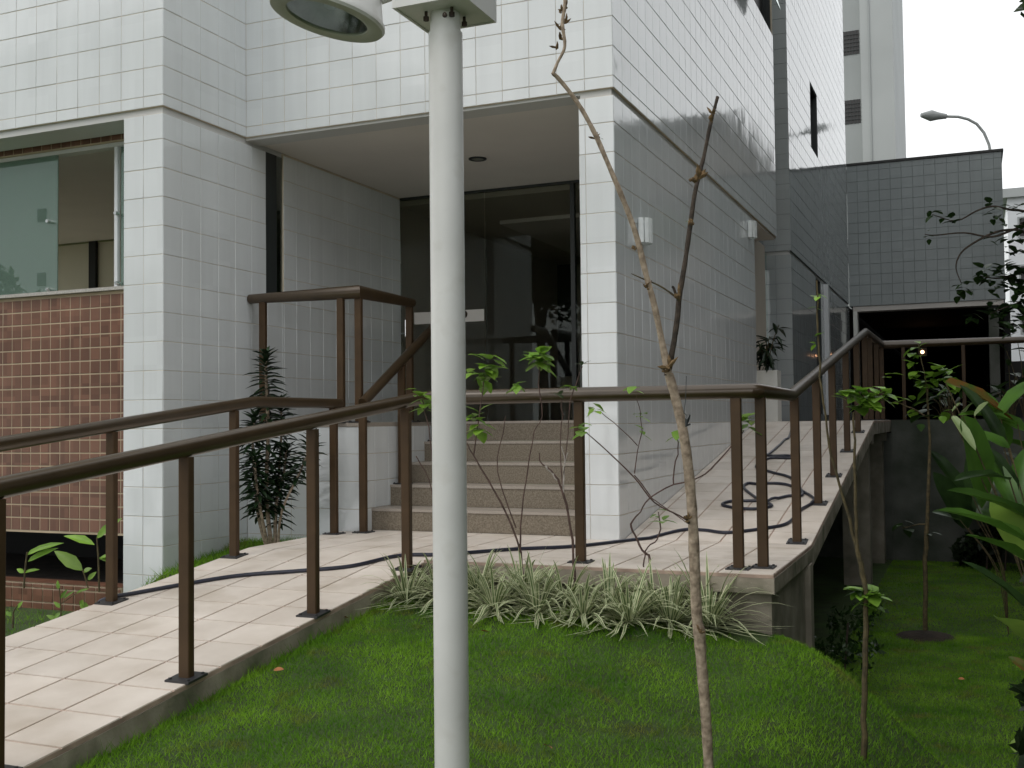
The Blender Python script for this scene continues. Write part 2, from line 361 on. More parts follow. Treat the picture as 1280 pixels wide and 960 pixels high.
grass('verge_grass', 9000, (-2.93, -2.14, -1.6, -.02), .03, .075, M['grass'], lambda x, y: x > -2.93 and (x < -2.3 or rng.random() < .6),
      label='strip of grass between the ramp and the tiled wall', cat='grass')
grass('planter_grass', 7000, (-6, -2.2, -3.2, -1.05), .02, .05, M['grass'], lambda x, y: True, label='grass left of the ramp below the terracotta planter', cat='grass')

# ================================================================== BUILDING
B = thing('apartment_building', 'white tiled apartment building with recessed glass entrance and terracotta mosaic under its left window', 'building')
def wall(x0, x1, y0, y1, z0, z1, m='grout', name='wall'):
    return MB().box(x0, x1, y0, y1, z0, z1).build(name, M[m], B)
def holed(y0, y1, z0, z1, a, b, c, d, m, x0=-1.2, depth=.13):
    q = MB(); q.box(x0, -G-depth, y0, y1, z0, z1); e_ = -G-depth
    q.box(e_, -G, y0, a, z0, z1); q.box(e_, -G, b, y1, z0, z1)
    if c > z0: q.box(e_, -G, a, b, z0, c)
    if d < z1: q.box(e_, -G, a, b, d, z1)
    return q.build('wall', M[m], B)
T = Tiles(B, 'tile', M['tile'], .2, .0034, .002, 300, .0018)
T2 = Tiles(B, 'grey_tile', M['gtile'], .2, .0035, .0025, 300, .0022)
XL, YL = -2.95, -.93
# upper floors
up_l = wall(-9, XL-G, YL+G, 6.5, ZJ1, TOP)
T.face(up_l, (0, YL, 0), X_, Z_, (-9, XL, ZJ1, 5.0), gu=XL-.17, gv=.07+3.0-.2)
T.face(up_l, (XL, 0, 0), Y_, Z_, (YL, 0, ZJ1, 5.4), gu=-.137, gv=2.87)
WY0, WY1, WZ0, WZ1 = 5.2, 6.42, 5.38, 6.6
up_m = holed(G, 6.5-G, ZJ1, TOP, WY0, WY1, WZ0, WZ1, 'grout', XL-G)
T.face(up_m, (0, 0, 0), X_, Z_, (XL, 0, ZJ1, 5.4), gu=0, gv=2.87)
T.face(up_m, (0, 0, 0), Y_, Z_, (0, 6.5, ZJ1, 9.2), gu=0, gv=2.87, cond=lambda u, v: not (u > WY0 and v > WZ0 and v < WZ1))
# second part of the long side wall, beyond the recess
SY0, SY1, SZ0, SZ1 = 9.88, 10.62, 4.82, 5.86
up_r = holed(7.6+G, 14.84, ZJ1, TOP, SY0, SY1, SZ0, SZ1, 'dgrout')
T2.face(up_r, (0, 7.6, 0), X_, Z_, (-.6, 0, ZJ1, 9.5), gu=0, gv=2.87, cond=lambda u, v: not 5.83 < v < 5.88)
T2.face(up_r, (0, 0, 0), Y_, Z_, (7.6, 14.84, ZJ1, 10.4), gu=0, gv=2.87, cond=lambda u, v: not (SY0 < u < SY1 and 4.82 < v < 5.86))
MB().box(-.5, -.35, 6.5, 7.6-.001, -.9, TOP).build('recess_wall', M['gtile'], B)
# window boxes cut as framed openings standing 6 mm proud of the tile
def side_window(y0, y1, z0, z1, open_pane=False):
    f = MB(); d = .035; xa, xb = -G-.129, -.012   # dark lining of the reveal
    f.box(xa, xb, y0, y1, z0, z0+.012); f.box(xa, xb, y0, y1, z1-.012, z1); f.box(xa, xb, y0, y0+.012, z0+.012, z1-.012); f.box(xa, xb, y1-.012, y1, z0+.012, z1-.012)
    f.box(xa, xa+.05, y0+.012, y0+.012+d, z0+.012, z1-.012); f.box(xa, xa+.05, y1-.012-d, y1-.012, z0+.012, z1-.012)
    fr = f.build('window', M['frame'], B)
    MB().box(xa+.02, xa+.026, y0+.05, y1-.05, z0+.013, z1-.013).build('pane', M['towerwin'], fr)
    if open_pane:
        q = MB(); mid = (y0+y1)/2; zb = z0+.12
        q.add([(-.06, y0+.06, z1-.1), (-.06, mid-.04, z1-.1), (.2, mid-.04, zb), (.2, y0+.06, zb), (-.045, y0+.06, z1-.1), (-.045, mid-.04, z1-.1), (.215, mid-.04, zb), (.215, y0+.06, zb)],
              [(0, 3, 2, 1), (4, 5, 6, 7), (0, 1, 5, 4), (1, 2, 6, 5), (2, 3, 7, 6), (3, 0, 4, 7)])
        q.build('open_sash', M['gglass'], fr, label='tilted open window sash')
side_window(WY0, WY1, WZ0, WZ1, True); side_window(SY0, SY1, 4.82, 5.86)
# dark joint band between ground floor and upper floors
jb = MB(); jb.box(-9, XL-.02, YL+.02, YL+.3, ZJ0, ZJ1+.001); jb.box(XL-.15, XL-.02, YL+.3, 2.43, ZJ0, ZJ1+.001); jb.box(-.24, -.02, .02, 5, ZJ0, ZJ1+.001)
jb.box(XL-.02, -.24, .02, .2, ZJ0+.03, ZJ1+.001); jb.box(-.6, -.02, 7.62, 14.8, ZJ0, ZJ1+.001)
jb.build('joint_band', M['groove'], B)
# soffits
MB().box(XL, -.244, .2, 2.43, 2.975, 2.995).build('porch_ceiling', M['plaster'], B)
MB().box(-9, -3.3, YL+.3, 2.9, 2.96, 2.989).build('room_ceiling', M['plaster'], B)
MB().box(-.6, -.02, 5, 6.48, 2.962, 2.985).build('recess_soffit', M['plaster'], B)
# left column and left wall of the porch
col_l = wall(-3.295+G, XL-G, YL+G, -.55, -.9, ZJ0)
T.face(col_l, (0, YL, 0), X_, Z_, (-3.295, XL, -.55, ZJ0), gu=XL-.17, gv=2.76)
T.face(col_l, (-3.295, 0, 0), (0, -1, 0), Z_, (.55, .93, -.55, ZJ0), gu=.93, gv=2.76)
lw = wall(XL-.15, XL-G, -.55, .25, -.9, ZJ0)
T.face(lw, (XL, 0, 0), Y_, Z_, (YL, .25, -.5, ZJ0), gu=-.137, gv=2.76)
lw2 = MB().box(XL-.15, XL-G, .25, .49, -.9, 1.80).box(XL-.15, XL-G, .49, 2.43, -.9, 2.975).build('wall', M['grout'], B)
T.face(lw2, (XL, 0, 0), Y_, Z_, (.25, .49, .5, 1.80), gu=-.137, gv=2.76)
T.face(lw2, (XL, 0, 0), Y_, Z_, (.49, 2.43, .5, ZJ0+.03), gu=-.137, gv=2.76)
sl = MB().box(XL-.03, XL-.015, .25, .49, 1.81, ZJ0).build('slot_window', M['gglass'], B)
MB().box(XL-.10, XL-.031, .25, .49, 1.81, 1.83).box(XL-.012, XL-.004, .25, .40, 1.812, ZJ0-.002).build('window_frame', M['frame'], sl)
# right wall of the porch: front end and long side
rw = wall(-.244+G, -G, G, 5.0, -1.2, ZJ0)
T.face(rw, (0, 0, 0), X_, Z_, (-.244, 0, -.1, ZJ0), gu=0, gv=2.76)
T.face(rw, (0, 0, 0), Y_, Z_, (0, 5, -.1, ZJ0), gu=0, gv=2.76, cond=lambda u, v: v > .16*u-.35)
T.face(rw, (-.244, 0, 0), (0, -1, 0), Z_, (-2.43, 0, 0, ZJ0), gu=0, gv=2.76)
wr = holed(7.6+G, 14.84, -1.2, ZJ0, 10.0, 10.62, .85, ZJ0, 'dgrout')
T2.face(wr, (0, 7.6, 0), X_, Z_, (-.6, 0, .6, ZJ0), gu=0, gv=2.76)
T2.face(wr, (0, 0, 0), Y_, Z_, (7.6, 14.84, .7, ZJ0), gu=0, gv=2.76, cond=lambda u, v: not 10.0 < u < 10.62)
side_window(10.0, 10.62, .85, ZJ0)
MB().box(0, .07, 10.95, 11.12, .85, 2.93).build('white_jamb', M['alu'], B)
rg = MB().box(-.33, -.31, 5.0, 7.6, .8, 2.96).build('side_glazing', M['gglass'], B)
MB().box(-.34, -.30, 6.9, 6.94, .8, 2.96).box(-.34, -.30, 5.9, 5.94, .8, 2.96).build('glazing_bar', M['frame'], rg)
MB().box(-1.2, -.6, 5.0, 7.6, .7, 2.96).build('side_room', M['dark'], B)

# lobby (dark room behind the glass)
LF = .79
lb = MB()
lb.box(-3.1, 0-.25, 2.43, 7.2, LF-.1, LF-.003).build('lobby_floor', M['granite'], B)
MB().box(-3.1, -.25, 7.0, 7.1, LF, 2.99).build('lobby_back_wall', M['inner'], B)
MB().box(-3.1, -3.0, 2.43, 7.0, LF, 2.99).build('lobby_side_wall', M['inner'], B); MB().box(-.35, -.25, 2.5, 7, LF, 2.99).build('lobby_side_wall', M['inner'], B)
MB().box(-3.0, -.35, 2.5, 7.0, 2.91, 2.985).build('lobby_ceiling', M['inner'], B)
MB().box(-2.4, -.8, 3.6, 6.2, 2.87, 2.909).build('ceiling_panel', M['plaster'], B)
def dr(y, xa, ya, xb, yb, nm, m, t=.04):
    a = on('Y', y, xa, ya); b = on('Y', y, xb, yb)
    return MB().box(min(a[0], b[0]), max(a[0], b[0]), y, y+t, min(a[2], b[2]), max(a[2], b[2])).build(nm, M[m], B)
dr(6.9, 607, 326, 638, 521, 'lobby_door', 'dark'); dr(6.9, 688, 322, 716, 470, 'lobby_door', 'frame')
# glass front of the lobby
gf = MB()
a0, a1, a2 = on('Y', 2.43, 605, 240)[0], on('Y', 2.43, 715, 232)[0], -.244
gl = MB().box(XL+.002, a0-.006, 2.43, 2.44, LF, 2.972).build('glass_panel', M['lglass'], B)
MB().box(a0, a1-.006, 2.45, 2.46, LF, 2.955).build('glass_panel', M['lglass'], B)
MB().box(a1, a2-.002, 2.43, 2.44, LF, 2.972).build('glass_panel', M['lglass'], B)
MB().box(XL+.002, -.246, 2.42, 2.47, 2.955, 2.974).build('glass_track', M['frame'], B)
MB().box(a1-.02, a1+.02, 2.42, 2.47, LF, 2.953).build('door_stile', M['frame'], B)
MB().tube([(XL+.07, 2.40, 1.62), (XL+.07, 2.40, 1.78)], .012, 8).tube([(XL+.02, 2.40, 1.65), (XL+.07, 2.40, 1.65)], .008, 6).build('door_handle', M['chrome'], B)
# ceiling spotlight and lobby counter
q = thing('ceiling_downlight', 'small round recessed downlight in the porch ceiling', 'ceiling light', (-1.6, 1.317, 2.975))
MB().lathe((-1.6, 1.317, 2.975), (0, 0, -1), [(.075, 0), (.075, .008), (.055, .010), (.05, .002)]).build('trim_ring', M['frame'], q, True)
MB().lathe((-1.6, 1.317, 2.973), (0, 0, -1), [(.052, .003), (.001, .003)]).build('lens', M['reflector'], q)
xa = on('Y', 2.427, 518, 391); xb = on('Y', 2.427, 607, 401)
MB().box(XL+.15, a0-.01, 2.426, 2.4295, xb[2], xa[2]).build('safety_strip', M['counter'], gl)

# left room with sliding window, mosaic wall below
YW = -.6
zs = 1.785
mw = MB().box(-9, -3.295, YW+G, YW+.16, -.02, zs).build('wall', M['mgrout'], B)
TM = Tiles(B, 'mosaic_tile', M['mosaic'], .0985, .0095, .002, 300, .0075)
TM.face(mw, (0, YW, 0), X_, Z_, (-7.5, -3.297, -.015, zs-.01), gu=-3.330, gv=1.667)
ml = MB().box(-9, -3.295, YW+G, YW+.16, 2.90, 2.959).build('wall', M['mgrout'], B)
TM.face(ml, (0, YW, 0), X_, Z_, (-7.5, -3.297, 2.905, 2.957), gu=-3.33, gv=2.905)
pwx = on('Y', -.95, 156, 735)
pw = MB().box(-9, -3.30, -.94, -.80, -.75, -.335).build('planter_wall', M['mgrout'], B)
TM.face(pw, (0, -.945, 0), X_, Z_, (-7.5, -3.302, -.75, -.34), gu=-3.33, gv=-.34-.0985*.35)
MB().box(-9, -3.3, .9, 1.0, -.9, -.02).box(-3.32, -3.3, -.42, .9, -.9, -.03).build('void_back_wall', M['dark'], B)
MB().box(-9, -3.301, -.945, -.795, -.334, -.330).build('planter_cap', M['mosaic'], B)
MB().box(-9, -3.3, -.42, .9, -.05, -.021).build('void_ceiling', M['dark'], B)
MB().box(-9, -3.3, -.8, .9, -.9, -.42).build('planter_soil', M['soil'], B)
MB().box(-9, -3.294, YW-.035, YW+.2, zs+.001, zs+.026).build('window_sill', M['sill'], B)
MB().box(-9, -3.1, -.43, 3.0, .7, .8).build('room_floor', M['inner'], B)
MB().box(-9, -3.1, 3.0, 3.1, .8, 2.96).build('room_wall', M['room'], B)
MB().box(-3.12, -3.102, -.5, 3.0, .8, 2.96).build('room_wall', M['room'], B)
xa = on('Y', 2.95, 111, 239); xb = on('Y', 2.95, 119, 363)
MB().box(xa[0], xb[0], 2.95, 2.99, .8, xa[2]).build('dark_doorway', M['dark'], B)
ST, SB = 2.90, zs+.026
def gx(x): return on('Y', YW, x, 300)[0]
MB().box(-9, -3.3, YW+.02, YW+.1, 2.87, 2.899).build('window_head_track', M['groove'], B)
wp = MB().box(-7.2, gx(10), YW+.05, YW+.058, SB, 2.87).build('window_pane', M['rglass'], B)
wp2 = MB().box(gx(-30), gx(68), YW+.03, YW+.038, SB, 2.87).build('window_pane', M['rglass'], B)
wp3 = MB().box(gx(145), -3.296, YW+.05, YW+.058, SB, 2.87).build('window_pane', M['rglass'], B)
MB().box(gx(139), gx(143), YW+.03, YW+.06, SB, 2.87).build('window_mullion', M['alu'], B)
for px_, py_, pa in ((62, 277, wp2), (62, 362, wp2), (147, 267, wp3), (148, 354, wp3)):
    p = on('Y', YW+.02, px_, py_); MB().lathe(p, (0, -1, 0), [(.001, .03), (.013, .03), (.016, .015), (.012, -.012)], 10).build('glass_clamp', M['chrome'], pa, True)
T.build(); T2.build(); TM.build()

# ================================================================== LANDING, STEPS
RS, TR, SY = .158, .28, .15
st = thing('entrance_steps', 'flight of grey granite steps climbing to the glass entrance', 'steps', (-1.1, .15, 0))
for i in range(5):
    y0 = SY+i*TR; y1 = y0+TR if i < 4 else 2.43; z0, z1 = (0 if i == 0 else RS*i+.001), RS*(i+1)
    s_ = MB().box(XL+1.0+.002, -.246, y0, y1+(.0 if i == 4 else .02), z0, z1-.02).build('step', M['granite'], st)
    MB().box(XL+1.0+.002, -.246, y0-.006, y1-.007 if i < 4 else y1, z1-.0195, z1).build('tread', M['nosing'], s_)
ld = thing('side_landing', 'raised white tiled landing with bronze guard rail left of the steps', 'landing', (-2.45, .0, 0))
lwall = MB().box(XL+.006, XL+1-G, G, 2.43, -.3, LF-.03).build('wall', M['grout'], ld)
TL = Tiles(ld, 'tile', M['tile'], .2, .0034, .002, 300, .0018)
TL.face(lwall, (0, 0, 0), X_, Z_, (XL+.006, XL+1, -.1, LF-.03), gu=XL+1, gv=.56)
TL.face(lwall, (XL+1, 0, 0), Y_, Z_, (0, 2.43, 0, LF-.03), gu=0, gv=.56)
TL.build()
MB().box(XL+.007, XL+1.0, -.008, 2.43, LF-.029, LF).build('landing_top', M['nosing'], ld)

# ================================================================== WALKWAY (platform, left ramp, right ramp)
XO, XI = -.77, -2.12     # left ramp edges
XR = 1.205               # right edge
YP = -1.28               # front edge of the platform
KL, YK = .115, -1.1
KR, YR0, YR1 = .158, .1, 4.9
def zwalk(x, y):
    if x < XO+.001 and y < YK: return KL*(y-YK)
    if y > YR0 and x > -.02: return KR*(min(y, YR1)-YR0)
    if y < YK: return 0
    return 0
th = .022
sl = MB()
sl.prism([(XI, -6.2), (XO, -6.2), (XO, YK), (XI, YK)], lambda x, y: zwalk(XO, y)-.3, lambda x, y: (KL*(y-YK))-th)
sl.prism([(XI, YK), (XR, YK), (XR, YR0), (0, YR0), (0, SY), (XI, SY-.004)], -.099, -th)
sl.prism([(XO, YP), (XR, YP), (XR, YK), (XO, YK)], -.099, -th)
sl.prism([(.001, YR0), (XR, YR0), (XR, YR1), (.001, YR1)], lambda x, y: KR*(y-YR0)-.14, lambda x, y: KR*(y-YR0)-th)
sl.prism([(.001, YR1), (XR, YR1), (XR, 7.4), (.001, 7.4)], KR*(YR1-YR0)-.14, KR*(YR1-YR0)-th)
wk = sl.build('walkway', M['edge'], kind='structure')
gr_ = MB(); e = .004
gr_.prism([(XI+.003, -6.19), (XO-.003, -6.19), (XO-.003, YK), (XI+.003, YK)], lambda x, y: KL*(y-YK)-th+.001, lambda x, y: KL*(y-YK)-e)
gr_.prism([(XI+.003, YK), (XR-.003, YK), (XR-.003, YR0), (0, YR0), (0, SY-.01), (XI+.003, SY-.01)], -th+.001, -e)
gr_.prism([(XO, YP+.003), (XR-.003, YP+.003), (XR-.003, YK), (XO, YK)], -th+.001, -e)
gr_.prism([(.004, YR0), (XR-.003, YR0), (XR-.003, YR1), (.004, YR1)], lambda x, y: KR*(y-YR0)-th+.001, lambda x, y: KR*(y-YR0)-e)
gr_.prism([(.004, YR1), (XR-.003, YR1), (XR-.003, 7.4), (.004, 7.4)], KR*(YR1-YR0)-th+.001, KR*(YR1-YR0)-e)
gr_.build('grout_bed', M['pgrout'], wk)
pm = {}
def pave(xa, xb, ya, yb, za, zb):
    """one paving tile, za at ya and zb at yb"""
    j = .0035; w_, l_ = xb-xa-2*j, math.hypot(yb-ya, zb-za)-2*j
    if w_ < .03 or l_ < .03: return
    k = (round(w_, 3), round(l_, 3))
    if k not in pm:
        b = .0025; me = bpy.data.meshes.new('paving_tile'); a, c = k[0]/2, k[1]/2
        me.from_pydata([(-a, -c, -.016), (a, -c, -.016), (a, c, -.016), (-a, c, -.016), (-a+b, -c+b, 0), (a-b, -c+b, 0), (a-b, c-b, 0), (-a+b, c-b, 0)], [],
                       [(4, 5, 6, 7), (0, 1, 5, 4), (1, 2, 6, 5), (2, 3, 7, 6), (3, 0, 4, 7)]); me.materials.append(M['paving']); pm[k] = me
    o = bpy.data.objects.new('paving_tile', pm[k]); COL.objects.link(o); o.parent = wk
    o.location = ((xa+xb)/2, (ya+yb)/2, (za+zb)/2+random.uniform(0, .0009)); o.rotation_euler = (math.atan2(zb-za, yb-ya)+random.gauss(0, .0008), random.gauss(0, .0008), 0)
def pave_area(x0, x1, y0, y1, zf, gx0, gy0, p=.285):
    i = math.floor((x0-gx0)/p)
    while gx0+i*p < x1-1e-6:
        a, b = max(x0, gx0+i*p), min(x1, gx0+(i+1)*p); j = math.floor((y0-gy0)/p)
        while gy0+j*p < y1-1e-6:
            c, d = max(y0, gy0+j*p), min(y1, gy0+(j+1)*p)
            if b-a > .03 and d-c > .03: pave(a, b, c, d, zf(c), zf(d))
            j += 1
        i += 1
pave_area(XI, XO, -6.2, YK, lambda y: KL*(y-YK), XO, YK)
pave_area(XI, XO, YK, SY-.004, lambda y: 0, XO, YK)
pave_area(XO, XR, YP, 0, lambda y: 0, XR, YP)
pave_area(XO, -.002, 0, SY-.004, lambda y: 0, XR, YP); pave_area(.001, XR, 0, YR0, lambda y: 0, XR, YP)
pave_area(.001, XR, YR0, YR1, lambda y: KR*(y-YR0), XR, YR0)
pave_area(.001, XR, YR1, 7.4, lambda y: KR*(YR1-YR0), XR, YR1)
MB().prism([(.0, .14), (.03, .14), (.03, 7.3), (.0, 7.3)], -1.2, lambda x, y: KR*(min(y, YR1)-YR0)-.15).build('under_ramp_shade_panel', M['mossy'], B)  # dark panel added under the ramp, its colour standing in for the shade there
# concrete under the platform, columns under the ramp
sp = thing('platform_support', 'rough concrete wall and pier carrying the corner of the walkway', 'retaining wall', (1.1, -1.1, -.6))
MB().box(XO+.03, 1.12, YP+.08, YP+.2, -.8, -.1).build('front_wall', M['concrete'], sp)
MB().box(1.04, 1.18, YP+.06, -.06, -1.2, -.1).build('side_wall', M['concrete'], sp)
MB().box(1.10, 1.215, -.06, .06, -1.2, -.105).build('pier', M['concrete'], sp)
for k, y in enumerate((5.0, 6.9)):
    q = thing('ramp_column', ['rough concrete column under the top of the rising ramp', 'rough concrete column beside the far retaining wall'][k], 'column', (1.0, y, -.95), 'columns under the rising ramp')
    zt = zwalk(1, y)-.145
    MB().box(.86, 1.13, y, y+.22, -1.1, zt).build('shaft', M['concrete'], q)
    MB().box(.80, 1.17, y-.04, y+.26, zt-.1, zt).build('capital', M['concrete'], q)

# ================================================================== RAILINGS
H = .925
def base_plate(x, y, z, parent, slope=0):
    b = MB(); a = .06
    b.prism([(x-a, y-a), (x+a, y-a), (x+a, y+a), (x-a, y+a)], lambda X, Y: z+slope*(Y-y)-.002, lambda X, Y: z+slope*(Y-y)+.008)
    for i_, j_ in ((-1, -1), (1, -1), (1, 1), (-1, 1)): b.lathe((x+i_*.045, y+j_*.045, z+slope*j_*.045+.008), (0, 0, 1), [(.007, 0), (.007, .006), (.001, .007)], 6)
    b.build('base_plate', M['plate'], parent)
def post(x, y, z, ztop, parent, slope=0, sx=.027, sy=.019, plate=True):
    p = MB().box(x-sx, x+sx, y-sy, y+sy, z, ztop, bev=.004).build('post', M['post'], parent)
    if plate: base_plate(x, y, z, p, slope)
    return p
R1 = thing('outer_railing', 'bronze tube railing following the outer edge of both ramps and platform', 'railing', (.2, -1.13, 0))
zr = lambda y: KR*(min(y, YR1+.5)-YR0) if y > YR0 else 0
XRR = 1.11
path = [(-.82, -6.1, KL*(-6.1-YK)+H), (-.82, -1.28, H-.01), (-.76, -1.16, H), (XRR-.03, -1.13, H), (XRR, -1.1, H), (XRR, .02, H+.0), (XRR, YR1+.35, KR*(YR1-YR0)+H+.02), (XRR, 7.5, KR*(YR1-YR0)+H+.02), (3.2, 7.5, KR*(YR1-YR0)+H+.02), (7, 7.5, KR*(YR1-YR0)+H+.02)]
MB().tube(path, .0365, 16).build('handrail', M['bronze'], R1, True)
for (x, y) in [(-.82, -5.3), (-.82, -4.185), (-.82, -3.25), (-.82, -2.33), (-.80, -1.42), (.13, -1.13), (1.0, -1.13), (XRR, -1.04), (XRR, .15), (XRR, 1.19), (XRR, 2.15), (XRR, 3.2), (XRR, 4.2), (XRR, 5.1), (XRR, 5.75), (XRR, 6.6), (XRR, 7.4)]:
    z = zwalk(-.9 if x < -.7 else .5, y) if y < YK and x < -.7 else (zr(y) if x > 1 else 0)
    if x > 1 and y > YR0: z = KR*(min(y, YR1)-YR0)
    sl_ = KL if (x < -.7 and y < YK) else (KR if (x > 1 and YR0 < y < YR1) else 0)
    top = np.interp(y, [p[1] for p in path[4:8]], [p[2] for p in path[4:8]]) if x > 1.05 and y > 0 else z+H
    post(x, y, z, top-.03, R1, sl_)
for x in (1.36, 2.05, 2.8, 3.6): post(x, 7.5, .757, KR*(YR1-YR0)+H-.01, R1, sx=.022, plate=False)
R2 = thing('inner_railing', 'bronze tube railing along the wall side of the lower ramp', 'railing', (-2.05, -1.3, 0))
MB().tube([(-2.05, -6.1, KL*(-6.1-YK)+H), (-2.05, -1.12, H), (-2.05, -.12, H)], .0355, 16).build('handrail', M['bronze'], R2, True)
for y in (-5.4, -4.4, -3.4, -2.36, -1.33, -.2):
    z = KL*(min(y, YK)-YK); post(-2.05, y, z, z+H-.03, R2, KL if y < YK else 0)
R3 = thing('landing_railing', 'bronze guard rail on the raised landing with a sloping stair handrail', 'railing', (-2.0, .05, LF))
gz = 1.745
MB().tube([(XL+.01, .03, gz), (XL+1-.03, .03, gz), (XL+1-.03, .86, gz)], .036, 16).build('handrail', M['bronze'], R3, True)
for x, y in ((-2.82, .03), (-2.13, .03), (XL+1-.04, .05), (XL+1-.04, .83)): post(x, y, LF, gz-.03, R3, plate=True)
s0 = np.array((-1.90, -.05, .93)); s1 = np.array((-1.90, 1.35, .93+.158/.28*1.40))
MB().tube([s0, s1, s1+[0, .3, 0]], .036, 14).build('stair_handrail', M['bronze'], R3, True)
for y in (-.05, SY+TR*1.35, SY+TR*3.4):
    i = max(0, math.floor((y-SY)/TR)+1); zb = RS*i if y > SY else 0
    zt = s0[2]+(y-s0[1])*(RS/TR)-.02; post(-1.90, y, zb, zt, R3)

# ================================================================== GARAGE BLOCK, TERRACE
YG = 14.84
ter = MB().box(-.8, 60, 7.45, 60, -1, .735).build('terrace_ground', M['soil'], kind='structure')
gb = thing('retaining_wall', 'dark concrete retaining wall holding up the far planted terrace', 'retaining wall', (2.5, 7.4, -.95))
MB().box(XR+.004, 9, 7.3, 7.449, -1.2, .757).box(-.002, XR+.002, 7.3, 7.449, -1.2, .6).build('wall', M['mossy'], gb)
Gd = thing('parking_block', 'square white tiled block over the dark parking entrance at the far end', 'building', (1.4, YG, .85))
X1 = 2.742
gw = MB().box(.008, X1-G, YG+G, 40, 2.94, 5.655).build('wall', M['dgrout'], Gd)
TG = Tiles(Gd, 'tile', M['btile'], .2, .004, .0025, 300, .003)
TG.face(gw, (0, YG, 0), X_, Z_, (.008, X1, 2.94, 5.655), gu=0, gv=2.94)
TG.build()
MB().box(.006, X1+.03, YG-.03, 40, 5.657, 5.70).build('parapet_cap', M['cap'], Gd)
MB().box(.07, X1-.03, YG+.02, YG+.35, 2.84, 2.938).build('fascia', M['plaster'], Gd)
MB().box(.07, .15, YG+.02, YG+.3, .74, 2.84).build('pillar', M['pot'], Gd)
MB().box(2.45, 2.62, YG+.1, YG+.4, .74, 2.84).build('pillar', M['mossy'], Gd)
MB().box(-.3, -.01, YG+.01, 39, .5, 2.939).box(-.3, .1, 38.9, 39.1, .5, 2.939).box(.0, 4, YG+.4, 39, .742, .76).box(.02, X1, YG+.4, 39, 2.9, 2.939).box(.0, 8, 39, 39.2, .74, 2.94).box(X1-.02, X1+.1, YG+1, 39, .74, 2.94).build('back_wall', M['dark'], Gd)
q = thing('bulkhead_light', 'small glowing warm lamp deep in the dark parking entrance', 'lamp', tuple(dep(25.2, 1153, 440)))
p = dep(25.2, 1153, 440)
MB().lathe(p, (0, -1, 0), [(.001, .05), (.03, .04), (.04, .01), (.04, 0)], 12).build('bulb', M['bulb'], q, True)
MB().box(p[0]-.1, p[0]+.1, p[1], p[1]+.04, p[2]-.1, p[2]+.1).build('base', M['frame'], q)
# street lamp behind the block
pts = [dep(27, *a) for a in ((1238, 420), (1238, 190), (1236, 180), (1230, 166), (1221, 155), (1210, 149), (1198, 146), (1180, 145.5))]
q = thing('street_lamp', 'tall street lamp with curved arm rising behind the tiled block', 'street lamp', (pts[0][0], pts[0][1], .74))
MB().tube([(pts[0][0], pts[0][1], .74)]+pts, [.06]+[.05]+[.035]*7, 8).build('arm', M['tower'], q, True)
a, b = dep(27, 1183, 145.5), dep(27, 1151, 144)
MB().tube([a, lerp(a, b, .3), lerp(a, b, .6), b], [.06, .09, .14, .05], 10).build('lamp_head', M['tower2'], q, True)
# tower block far behind
def P(t, x, y): return dep(t, x, y)
Tw = thing('distant_tower', 'tall grey apartment tower with small grilled windows rising behind the building', 'building', (-1.6, 40, -.9))
y0 = 40.
xa, xb, xc = on('Y', y0, 1030, 100)[0], on('Y', y0, 1077, 100)[0], on('Y', y0, 1118, 100)[0]
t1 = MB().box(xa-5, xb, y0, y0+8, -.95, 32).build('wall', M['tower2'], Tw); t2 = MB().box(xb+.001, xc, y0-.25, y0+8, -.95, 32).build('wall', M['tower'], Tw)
MB().box(on('Y', y0-.25, 1085, 0)[0]-.03, on('Y', y0-.25, 1085, 0)[0]+.03, y0-.3, y0-.251, -.9, 32).build('downpipe', M['tower2'], Tw)
for k in range(-3, 5):
    zz = on('Y', y0, 1061, 54)[2]-k*(on('Y', y0, 1061, 54)[2]-on('Y', y0, 1064, 140)[2])
    wf = MB().box(on('Y', y0, 1050, 60)[0], on('Y', y0, 1074, 60)[0], y0-.02, y0-.001, zz-.5, zz+.5).build('window', M['towerwin'], Tw)
    g_ = MB(); xw0, xw1 = on('Y', y0, 1050, 60)[0], on('Y', y0, 1074, 60)[0]
    for i in range(1, 6): g_.box(lerp(xw0, xw1, i/6)-.012, lerp(xw0, xw1, i/6)+.012, y0-.04, y0-.021, zz-.5, zz+.5)
    for i in range(1, 6): g_.box(xw0, xw1, y0-.055, y0-.041, zz-.5+i/6-.012, zz-.5+i/6+.012)
    g_.build('grille', M['frame'], wf)
Fb = thing('distant_apartment_block', 'pale distant apartment block at the right edge behind tree branches', 'building', (8, 60, -.9))
zt = on('Y', 60, 1270, 247)[2]; x0 = on('Y', 60, 1259, 255)[0]
MB().box(x0, x0+14, 60, 72, -.95, zt).build('wall', M['alu'], Fb)
MB().box(x0-.3, x0+14.3, 59.7, 72, zt, zt+.5).build('roof_edge', M['tower'], Fb)
for i in range(3):
    for j in range(4):
        xx = x0+.5+i*2.4; zz = zt-1.6-j*2.7
        f = MB().box(xx, xx+1.4, 59.95, 59.999, zz-.7, zz+.5).build('window', M['tower2'], Fb)
        MB().box(xx+.1, xx+1.3, 59.93, 59.949, zz-.6, zz+.4).build('pane', M['towerwin'], f)

